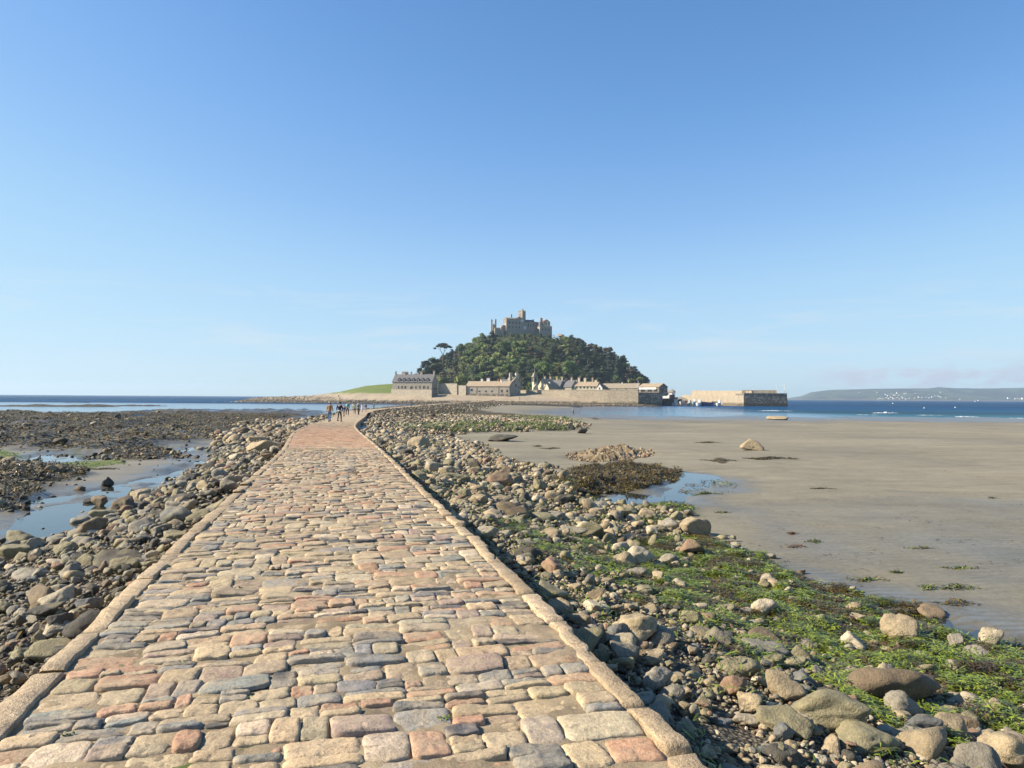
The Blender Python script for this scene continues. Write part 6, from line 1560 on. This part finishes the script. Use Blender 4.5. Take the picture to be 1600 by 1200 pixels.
for lab, q in count_.items():
    q.sort(key=lambda o: o.location.x / o.location.y)
    if len(q) > 1:
        for n_, o in enumerate(q): o['label'] = lab.replace(' apart towards the picture edge', ' past the row') + ', ' + ORD[n_] + ' from headland'
buoy_m = plain('buoy_paint', (.82, .82, .80), .4)
for px, py, lb in ((1395, 629.3, 'white mooring buoy farthest out, below the far village'), (1444, 637.8, 'white mooring buoy, nearer one towards the surf'), (1492.5, 637, 'white mooring buoy with a tilted top, alone near the picture edge')):
    y = (SEA_Z - 1.6) / ray(px, py)[2]; y = min(y, 900); x = ray(px, py)[0] * y; s = 1.15 / FPX * y
    o = thing('mooring_buoy', lb, 'buoy', (x, y, SEA_Z), 0, 'mooring buoys')
    MB().lathe([(s * .2, -s * .7), (s * .8, -s * .45), (s, 0), (s * .85, s * .5), (s * .35, s * .85), (s * .12, s * .95)], 0, 0, 14).build('float', buoy_m, o, smooth=True)
    MB().tube((0, 0, s * .9), (0, 0, s * 1.4), s * .1).tube((-s * .25, 0, s * 1.4), (s * .25, 0, s * 1.4), s * .08).build('mooring_eye', metal_m, o)
y = 2500.0; p_ = at(1528, 625.6, y)
o = thing('ferry', 'small white ferry far out, close under the far shore', 'boat', (p_[0], y, SEA_Z), .1)
# --- harbour boats
hull_m = objcolored('boat_paint', .4, None); deck_m = plain('deck', (.5, .44, .34), .7); trim_m = plain('boat_trim', (.06, .07, .1), .5)
def hull_mesh(L=5.6, B=1.0, H=1.0):
    secs = []; n = 9
    for i in range(n):
        u = i / (n - 1); x = -L / 2 + L * u; b = B * (1 - max(0, (u - .45) / .55) ** 2.2) * (.86 + .14 * min(u / .3, 1)); sh = H * (.86 + .34 * u * u); kz = -.28 + .3 * max(0, u - .75) * 3.2
        secs.append([(x, -b, sh), (x, -b * .86, sh * .4), (x, -b * .35, kz), (x, b * .35, kz), (x, b * .86, sh * .4), (x, b, sh)])
    mb = MB(); V = [p for s in secs for p in s]; F = []
    for i in range(n - 1):
        for j in range(5): F.append((6 * i + j, 6 * i + j + 1, 6 * (i + 1) + j + 1, 6 * (i + 1) + j))
    F += [(0, 1, 2, 3, 4, 5)]
    mb.add(V, F); hull = mb.mesh('hull', hull_m, True)
    md = MB(); V = []; F = []
    for i in range(n):
        s = secs[i]; V += [(s[0][0], s[0][1] * .95, s[0][2] - .16), (s[5][0], s[5][1] * .95, s[5][2] - .16)]
    for i in range(n - 1): F.append((2 * i, 2 * i + 1, 2 * i + 3, 2 * i + 2))
    md.add(V, F); deck = md.mesh('deck', deck_m)
    mr = MB()
    for i in range(n - 1):
        for q in (0, 5): mr.tube(secs[i][q], secs[i + 1][q], .06, .06, 6)
    rail = mr.mesh('gunwale', trim_m)
    return hull, deck, rail
HULL, DECK, RAIL = hull_mesh()
CAB = MB().box(.1, 1.7, -.62, .62, .8, 1.75, .15, .08).mesh('cabin', hull_m); CABW = MB().box(.24, 1.56, -.6, .6, 1.3, 1.55, .0, -.01).mesh('cabin_window', glass_m)
MAST = MB().tube((.4, 0, .7), (.4, 0, 5.2), .06, .04).mesh('mast', metal_m); ENG = MB().box(-3.05, -2.72, -.2, .2, .5, 1.25, .05, .05).box(-2.95, -2.8, -.07, .07, -.3, .5).mesh('outboard_motor', trim_m); THW = MB().box(-1.2, -.85, -.8, .8, .72, .78).box(-2.1, -1.8, -.75, .75, .72, .78).mesh('thwart', deck_m)
def boat(px, py, y, L, rot, col, label, cabin=False, mast=False, eng=False, cabcol=None):
    b = at(px, py, y)
    o = thing('small_boat', label, 'boat', (b[0], y, max(float(G(np.array([b[0]]), np.array([float(y)]))[0]), SEA_Z - .05) + .22), math.radians(rot), 'boats moored in the harbour'); s = L / 5.6 * 1.3; o.scale = (s, s, s * 1.55)
    h = link('hull', HULL, o); h.color = (*col, 1); link('deck', DECK, h); link('gunwale', RAIL, h); link('thwart', THW, o)
    if cabin: c = link('cabin', CAB, o); c.color = (*(cabcol or (.8, .8, .78)), 1); link('cabin_window', CABW, c)
    if mast: link('mast', MAST, o)
    if eng: link('outboard_motor', ENG, o)
W_ = (.78, .78, .75)
for a in ((1041, 632.3, 445, 5.0, 160, (.06, .08, .12), 'dark boat lying in the shade of the harbour wall end', False, False, True),
          (1055.5, 631, 462, 6.2, 68, W_, 'white boat with a cabin, first clear of the wall end', True, False, False),
          (1066.5, 627.8, 500, 5.5, 60, W_, 'low white open boat farther in behind the first white one', False, False, True),
          (1076.5, 630.5, 468, 5.4, 75, (.42, .48, .33), 'greenish grey boat with a pale rim in the middle of the harbour', True, False, False),
          (1085, 627.7, 505, 5.6, 65, (.35, .6, .7), 'light blue boat farther in beside the greenish one', True, False, False),
          (1092.5, 632, 452, 6.0, 62, (.82, .82, .8), 'bright white boat pointing towards the beach', True, False, False),
          (1104, 632, 455, 6.2, 170, (.07, .10, .25), 'dark blue boat just past the bright white one', False, True, True),
          (1116.5, 629.8, 475, 6.0, 55, W_, 'white boat with a raised bow near the pier wall', False, False, True),
          (1123.5, 631.5, 460, 5.6, 60, (.75, .78, .8), 'white cabin boat with a mast, close to the pier wall', True, True, False),
          (1131.5, 628.5, 490, 6.2, 60, (.6, .6, .58), 'pale grey boat with a dark cabin by the pier wall', True, False, False, (.08, .08, .1)),
          (1145, 629, 486, 4.6, 15, (.3, .13, .09), 'red brown boat pulled up against the pier foot', False, False, False),
          (1045.5, 622, 520, 9.5, 4, (.03, .03, .035), 'long black hull hauled out on the quay slip', True, False, False, (.05, .05, .06)),
          (1058, 617.5, 545, 6.0, 10, (.05, .06, .07), 'black boat stored high on the quay beside the shrub', False, False, False),
          (1076, 617, 545, 3.4, 15, (.5, .12, .07), 'small red boat stored at the foot of the pier arm', False, False, False)):
    boat(*a)
h = link('hull', HULL, o := bpy.data.objects['ferry']); o.scale = (4, 4, 3); h.color = (.8, .8, .8, 1); c = link('cabin', CAB, o); c.color = (.8, .8, .8, 1); link('cabin_window', CABW, c)

# ------------------------------------------------------------------ people
skin_m = objcolored('skin', .6); cloth_m = objcolored('cloth', .85, 6, .2); hair_m = objcolored('hair', .7, 20, .2)
def skinned(J, E, sub=1):
    me = bpy.data.meshes.new('tmp'); me.from_pydata([j[0] for j in J], E, []); o = bpy.data.objects.new('tmp', me); COL.objects.link(o)
    m = o.modifiers.new('skin', 'SKIN'); m.use_smooth_shade = True
    for i, j in enumerate(J):
        r = j[1] if isinstance(j[1], tuple) else (j[1], j[1]); me.skin_vertices[0].data[i].radius = r
    me.skin_vertices[0].data[0].use_root = True
    s = o.modifiers.new('sub', 'SUBSURF'); s.levels = sub; s.render_levels = sub
    dg = bpy.context.evaluated_depsgraph_get(); dg.update()
    out = bpy.data.meshes.new_from_object(o.evaluated_get(dg)); bpy.data.objects.remove(o); bpy.data.meshes.remove(me)
    out.polygons.foreach_set('use_smooth', [True] * len(out.polygons))
    return out
def pose_meshes(stride, swing):
    """walking figure facing +y, 1.75 m: skeleton joints left/right"""
    def leg(s, f):
        hip = (s * .095, 0, .93); knee = (s * .10, .26 * f + (.07 if f < 0 else .03), .50); ank = (s * .10, .48 * f - (.06 if f < 0 else 0), .085 + (.07 if f < 0 else 0)); toe = (s * .115, ank[1] + .19, ank[2] - .05); heel = (s * .10, ank[1] - .05, ank[2] - .045)
        return hip, knee, ank, toe, heel
    def arm(s, f):
        return (s * .185, 0, 1.43), (s * .245, -.10 * f - .02, 1.16), (s * .25, .14 * f + .05, .93)
    LL, RL = leg(-1, stride), leg(1, -stride); LA, RA = arm(-1, -swing), arm(1, swing)
    J = [((0, 0, .96), (.15, .11)), ((0, 0, 1.15), (.135, .10)), ((0, 0, 1.36), (.165, .11)), ((0, .01, 1.50), .052), ((0, .02, 1.575), (.068, .078)), ((0, .025, 1.66), (.078, .094)), ((0, .015, 1.735), (.05, .06))]
    E = [(0, 1), (1, 2), (2, 3), (3, 4), (4, 5), (5, 6)]
    for A in (LA, RA):
        k = len(J); J += [(A[0], .06), (A[1], .043), (A[2], .029), ((A[2][0], A[2][1] + .015, A[2][2] - .075), (.018, .04))]; E += [(2, k), (k, k + 1), (k + 1, k + 2), (k + 2, k + 3)]
    for Lg in (LL, RL):
        k = len(J); J += [(Lg[0], .088), (Lg[1], .058), (Lg[2], .038), (Lg[3], .034)]; E += [(0, k), (k, k + 1), (k + 1, k + 2), (k + 2, k + 3)]
    body = skinned(J, E)
    bm = bmesh.new(); bm.from_mesh(body)
    for s, A in ((-1, LA), (1, RA)):          # fingers and thumb
        w = Vector((A[2][0], A[2][1] + .02, A[2][2] - .085))
        for i, ln in enumerate((.066, .078, .073, .056)):
            base = w + Vector((0, -.03 + .02 * i, -.03)); mid = base + Vector((-s * .006, .004, -ln * .55)); tip = mid + Vector((-s * .022, .004, -ln * .42))
            for p, q, r in ((base, mid, .0095), (mid, tip, .008)):
                bmesh.ops.create_cone(bm, cap_ends=True, segments=6, radius1=r, radius2=r * .85, depth=(q - p).length * 1.1, matrix=Matrix.Translation((p + q) / 2) @ (q - p).to_track_quat('Z', 'Y').to_matrix().to_4x4())
        p = w + Vector((-s * .004, .03, .02)); q = p + Vector((-s * .018, .035, -.045))
        bmesh.ops.create_cone(bm, cap_ends=True, segments=6, radius1=.011, radius2=.009, depth=(q - p).length * 1.1, matrix=Matrix.Translation((p + q) / 2) @ (q - p).to_track_quat('Z', 'Y').to_matrix().to_4x4())
    for v, r in (((0, .118, 1.645), .014), ((-.08, .02, 1.655), .02), ((.08, .02, 1.655), .02)):   # nose, ears
        bmesh.ops.create_uvsphere(bm, u_segments=8, v_segments=6, radius=r, matrix=Matrix.Translation(v))
    bm.to_mesh(body); bm.free(); body.polygons.foreach_set('use_smooth', [True] * len(body.polygons)); body.name = 'person'; body.materials.append(skin_m)
    JT = [((0, 0, .90), (.165, .125)), ((0, 0, 1.14), (.155, .12)), ((0, 0, 1.36), (.182, .128)), ((0, .0, 1.475), (.085, .075))]; ET = [(0, 1), (1, 2), (2, 3)]
    for A in (LA, RA):
        k = len(JT); JT += [(A[0], .075), (A[1], .058), ((A[2][0], A[2][1], A[2][2] + .02), .044)]; ET += [(2, k), (k, k + 1), (k + 1, k + 2)]
    jacket = skinned(JT, ET); jacket.name = 'jacket'; jacket.materials.append(cloth_m)
    JP = [((0, 0, .97), (.155, .118)), ((0, 0, .86), (.15, .115))]; EP = [(0, 1)]
    for Lg in (LL, RL):
        k = len(JP); JP += [((Lg[0][0], 0, .84), .098), (Lg[1], .072), ((Lg[2][0], Lg[2][1], Lg[2][2] + .03), .056)]; EP += [(1, k), (k, k + 1), (k + 1, k + 2)]
    trousers = skinned(JP, EP); trousers.name = 'trousers'; trousers.materials.append(cloth_m)
    hr = MB()
    V, F = ico(3); V = V * np.array((.093, .112, .108)) + np.array((0, .012, 1.672)); keep = (V[:, 2] > 1.60) & ~((V[:, 1] > .045) & (V[:, 2] < 1.705))
    F2 = F[keep[F].all(1)]
    hair = mesh_np('hair', V, F2, hair_m)
    shoes = []
    for Lg in (LL, RL):
        sh = MB(); a = Lg[2]; sh.add([(a[0] - .048, a[1] - .075, a[2] - .085), (a[0] + .048, a[1] - .075, a[2] - .085), (a[0] + .05, a[1] + .2, a[2] - .085), (a[0] - .05, a[1] + .2, a[2] - .085), (a[0] - .046, a[1] - .075, a[2] + .03), (a[0] + .046, a[1] - .075, a[2] + .03), (a[0] + .042, a[1] + .2, a[2] - .03), (a[0] - .042, a[1] + .2, a[2] - .03)], [(0, 3, 2, 1), (4, 5, 6, 7), (0, 1, 5, 4), (1, 2, 6, 5), (2, 3, 7, 6), (3, 0, 4, 7)])
        shoes.append(sh.mesh('shoe', cloth_m, True))
    return body, jacket, trousers, hair, shoes
POSES = [pose_meshes(.42, .8), pose_meshes(-.36, -.7), pose_meshes(.08, .15)]
PACK = MB().box(-.15, .15, -.33, -.13, 1.02, 1.42, .02, .03).mesh('backpack', cloth_m, True); CAPM = MB().lathe([(.098, 1.68), (.10, 1.72), (.075, 1.77), (.02, 1.79)], 0, .012, 12).box(-.07, .07, .08, .19, 1.685, 1.70).mesh('cap', cloth_m, True)
SKIRT = MB().lathe([(.16, 1.0), (.2, .85), (.27, .48)], 0, 0, 14).mesh('skirt', cloth_m, True); BELT = MB().lathe([(.175, .93), (.18, .97), (.175, 1.03)], 0, 0, 14).mesh('tied_jumper', cloth_m, True)
SKINC = (.48, .30, .22)
def person(px, feet, y, hgt, rot, pose, top, bottom, hair, label, pack=None, cap=None, skirt=None, belt=None, z=None, lift=0, group='people walking on the causeway'):
    x = ray(px, feet)[0] * y
    if z is None: z = float(zroad(y)) + .02
    o = thing('person', label, 'person', (x, y, z), math.radians(rot), group); s = hgt / 1.75; o.scale = (s, s, s)
    b, j, tr, h, sh = POSES[pose]
    for name, me, c in (('body', b, SKINC), ('jacket', j, top), ('trousers', tr, bottom), ('hair', h, hair), ('shoe', sh[0], (.05, .05, .05)), ('shoe', sh[1], (.05, .05, .05)), ('backpack', PACK if pack else None, pack), ('cap', CAPM if cap else None, cap), ('skirt', SKIRT if skirt else None, skirt), ('tied_jumper', BELT if belt else None, belt)):
        if me: q = link(name, me, o); q.color = (*c, 1)
DK = (.03, .03, .035); BR = (.06, .04, .025)
def yfeet(px, py): return float(road_px(px, py)[1])
for a in ((515, 659.3, 1.78, 4, 0, (.36, .21, .07), (.10, .19, .36), BR, 'person in a tan brown jacket, pale cap and blue jeans at the kerb side', None, (.62, .58, .44)),
          (530.5, 659.0, 1.80, -4, 1, (.02, .024, .05), (.07, .08, .065), DK, 'person in a navy jacket with a pale jumper tied at the waist', None, None, None, (.62, .62, .62)),
          (537.5, 651.0, 1.34, 2, 0, (.04, .05, .10), (.42, .27, .22), DK, 'small child in dark blue with bare legs just ahead of the navy jacket'),
          (542.8, 648.6, 1.72, -3, 1, (.04, .26, .24), (.035, .03, .04), (.25, .2, .14), 'person in a teal green top and black trousers in the middle of the path', (.25, .5, .52)),
          (551.5, 640.6, 1.7, 0, 2, (.75, .75, .76), (.4, .4, .42), DK, 'distant person in white walking ahead between the two groups'),
          (554.3, 646.8, 1.45, 6, 1, (.62, .72, .22), (.09, .07, .07), BR, 'shorter person in a bright yellow green top with dark trousers'),
          (560.2, 648.4, 1.74, -5, 0, (.32, .38, .44), (.02, .02, .024), DK, 'person in a grey blue hoodie with a slate backpack and black trousers', (.13, .22, .28)),
          (566, 643.8, 1.66, 0, 2, (.78, .72, .75), (.72, .66, .70), DK, 'person dressed all in white beside the grey blue hoodie', None, None, (.76, .72, .74)),
          (571.5, 643.2, 1.64, 5, 1, (.09, .055, .10), (.45, .33, .35), BR, 'person in a dark plum jacket with pink trousers at the outer kerb'),
          (584, 638.4, 1.7, -30, 2, (.05, .07, .14), (.05, .06, .09), DK, 'lone person in dark blue farther along the bend by the water')):
    person(a[0], a[1], yfeet(a[0], a[1]), *a[2:])
def far_person(px, feet, y, top, bottom, label, rot=0, pose=2, z=None, h=1.72, g='people near the island'):
    zz = float(at(px, feet, y)[2]) if z is None else z
    person(px, feet, y, h, rot, pose, top, bottom, DK, label, z=zz, group=g)
for px, y, top, bt, lb in ((702, 322, (.05, .35, .38), (.1, .1, .12), 'distant person in teal on the far causeway'), (713, 334, (.5, .10, .09), (.3, .1, .1), 'distant person in red next to the teal one on the far causeway'), (687, 300, DK, (.05, .05, .06), 'distant person in black on the far causeway')):
    cx = np.interp(px, [645, 708, 762], [cen[1][1], cen[2][1], cen[3][1]]); far_person(px, 629, float(cx), top, bt, lb, -60, 0, float(zroad(cx)) + .05)
far_person(896, 641.6, 200, (.55, .68, .5), (.06, .07, .08), 'person in a pale green top standing alone on the wet sand by the shallow water', 20, 2, float(G(np.array([ray(896, 640)[0] * 200]), np.array([200.]))[0]), 1.72)
for px, y, top, bt, lb in ((809, 470, (.05, .06, .12), DK, 'tiny person in dark blue on the pale beach slope under the harbour wall'), (814, 468, (.04, .05, .16), DK, 'tiny person in blue, second on the beach slope'), (812, 455, (.2, .15, .12), DK, 'tiny person lower down the pale beach slope')):
    x = ray(px, 620)[0] * y; far_person(px, 620, y, top, bt, lb, 0, 1, float(G(np.array([x]), np.array([float(y)]))[0]))
ptop = SEA_Z + float(zat(1162, 614.8, 452) - SEA_Z)
for px, y, top, lb in ((1169, 453.5, (.4, .12, .08), 'tiny person in red at the corner of the pier head'), (1174, 454, (.35, .3, .2), 'tiny person in beige near the corner of the pier head'), (1191, 453.5, DK, 'tiny person in black along the pier head'), (1209, 454, (.15, .2, .4), 'tiny person in blue near the outer end of the pier head')):
    far_person(px, 615, y, top, DK, lb, 40, 2, ptop + .3, 1.72, 'people on the pier')
# ------------------------------------------------------------------ air, sky and sun
t = bpy.data.materials.new('haze_air'); t.use_nodes = True; nt = t.node_tree; nt.nodes.clear()
outn = nt.nodes.new('ShaderNodeOutputMaterial'); pv = nt.nodes.new('ShaderNodeVolumePrincipled')
pv.inputs['Color'].default_value = (.62, .80, 1.0, 1); pv.inputs['Density'].default_value = 1.1e-4; pv.inputs['Anisotropy'].default_value = .2
nt.links.new(pv.outputs[0], outn.inputs['Volume'])
hz = MB().box(-7900, 7900, -60, 7400, -11, 92).build('haze', t)
tag(hz, kind='stuff')
SUN_AZ = math.atan2(-.999, -.03)       # clockwise from +y
SUN_EL = math.radians(33)
to_sun = Vector((math.sin(SUN_AZ) * math.cos(SUN_EL), math.cos(SUN_AZ) * math.cos(SUN_EL), math.sin(SUN_EL)))
sd = bpy.data.lights.new('sun', 'SUN'); so = bpy.data.objects.new('sun', sd); COL.objects.link(so)
sd.energy = 5.0; sd.angle = math.radians(.53); sd.color = (1.0, .87, .70)
so.rotation_euler = to_sun.to_track_quat('Z', 'Y').to_euler(); so.location = (-40, 0, 60)
w = bpy.data.worlds.new('World'); scene.world = w; w.use_nodes = True
nt = w.node_tree; n = nt.nodes; l = nt.links
bg = n['Background']
sky = n.new('ShaderNodeTexSky'); sky.sky_type = 'NISHITA'; sky.sun_disc = False; sky.sun_elevation = SUN_EL; sky.sun_rotation = SUN_AZ
sky.altitude = 0; sky.air_density = 1.0; sky.dust_density = .3; sky.ozone_density = 1.6
class WT(NT):
    def __init__(s): s.t = nt; s.n = n; s.l = l
W = WT()
g = n.new('ShaderNodeTexCoord').outputs['Generated']
sep = W.node('ShaderNodeSeparateXYZ', {0: g})
az = W.math('ARCTAN2', sep.outputs['X'], sep.outputs['Y']); el = W.math('ARCSINE', sep.outputs['Z'])
cv = W.node('ShaderNodeCombineXYZ', {0: az, 1: el, 2: 0.0}).outputs[0]
# bank of small grey-white cloud over the far coast
nz = W.noise(W.scale(cv, (24, 52, 1)), 1.0, 5, .6)
band = W.math('MULTIPLY', W.maprange(el, .004, .02), W.maprange(el, .056, .026)); band = W.math('MULTIPLY', band, W.maprange(az, .36, .44))
puff = W.math('MULTIPLY', band, W.maprange(nz, .45, .60))
STR = .11
sk = W.gain(sky.outputs[0], STR)
cur = n.new('ShaderNodeRGBCurve')          # sky colours bent by curves fitted to colours at image pixels
for ch, pts in ((0, ((.133, .138), (.205, .25), (.357, .435), (1, .64))), (1, ((.218, .325), (.325, .485), (.51, .69), (1, .85))), (2, ((.20, .38), (.376, .69), (.50, .86), (.62, .94), (1, .98)))):
    cv_ = cur.mapping.curves[ch]
    for k_, q in enumerate(pts):
        if q[0] == 1: cv_.points[-1].location = q
        else: cv_.points.new(*q)
cur.mapping.extend = 'HORIZONTAL'; cur.mapping.update()
l.new(sk, cur.inputs['Color'])
base = W.gain(cur.outputs[0], 1 / .11)
c = W.mix(W.math('MULTIPLY', puff, 1.0), base, (5.4, 6.1, 7.2))
# thin cirrus streaks low in the sky
nz2 = W.noise(W.scale(cv, (5, 46, 1)), 1.0, 4, .6, .6)
b2 = W.math('MULTIPLY', W.maprange(el, .02, .06), W.maprange(el, .17, .09))
ci = W.math('MULTIPLY', b2, W.maprange(nz2, .46, .72))
c = W.mix(W.math('MULTIPLY', ci, .5), c, (6.4, 7.3, 8.1))
l.new(c, bg.inputs['Color']); bg.inputs['Strength'].default_value = .11 / 2.2
scene.view_settings.view_transform = 'Standard'; scene.view_settings.look = 'None'; scene.view_settings.exposure = math.log2(2.2); scene.view_settings.gamma = 1.0
scene.cycles.max_bounces = 6; scene.cycles.volume_bounces = 0; scene.cycles.use_denoising = True
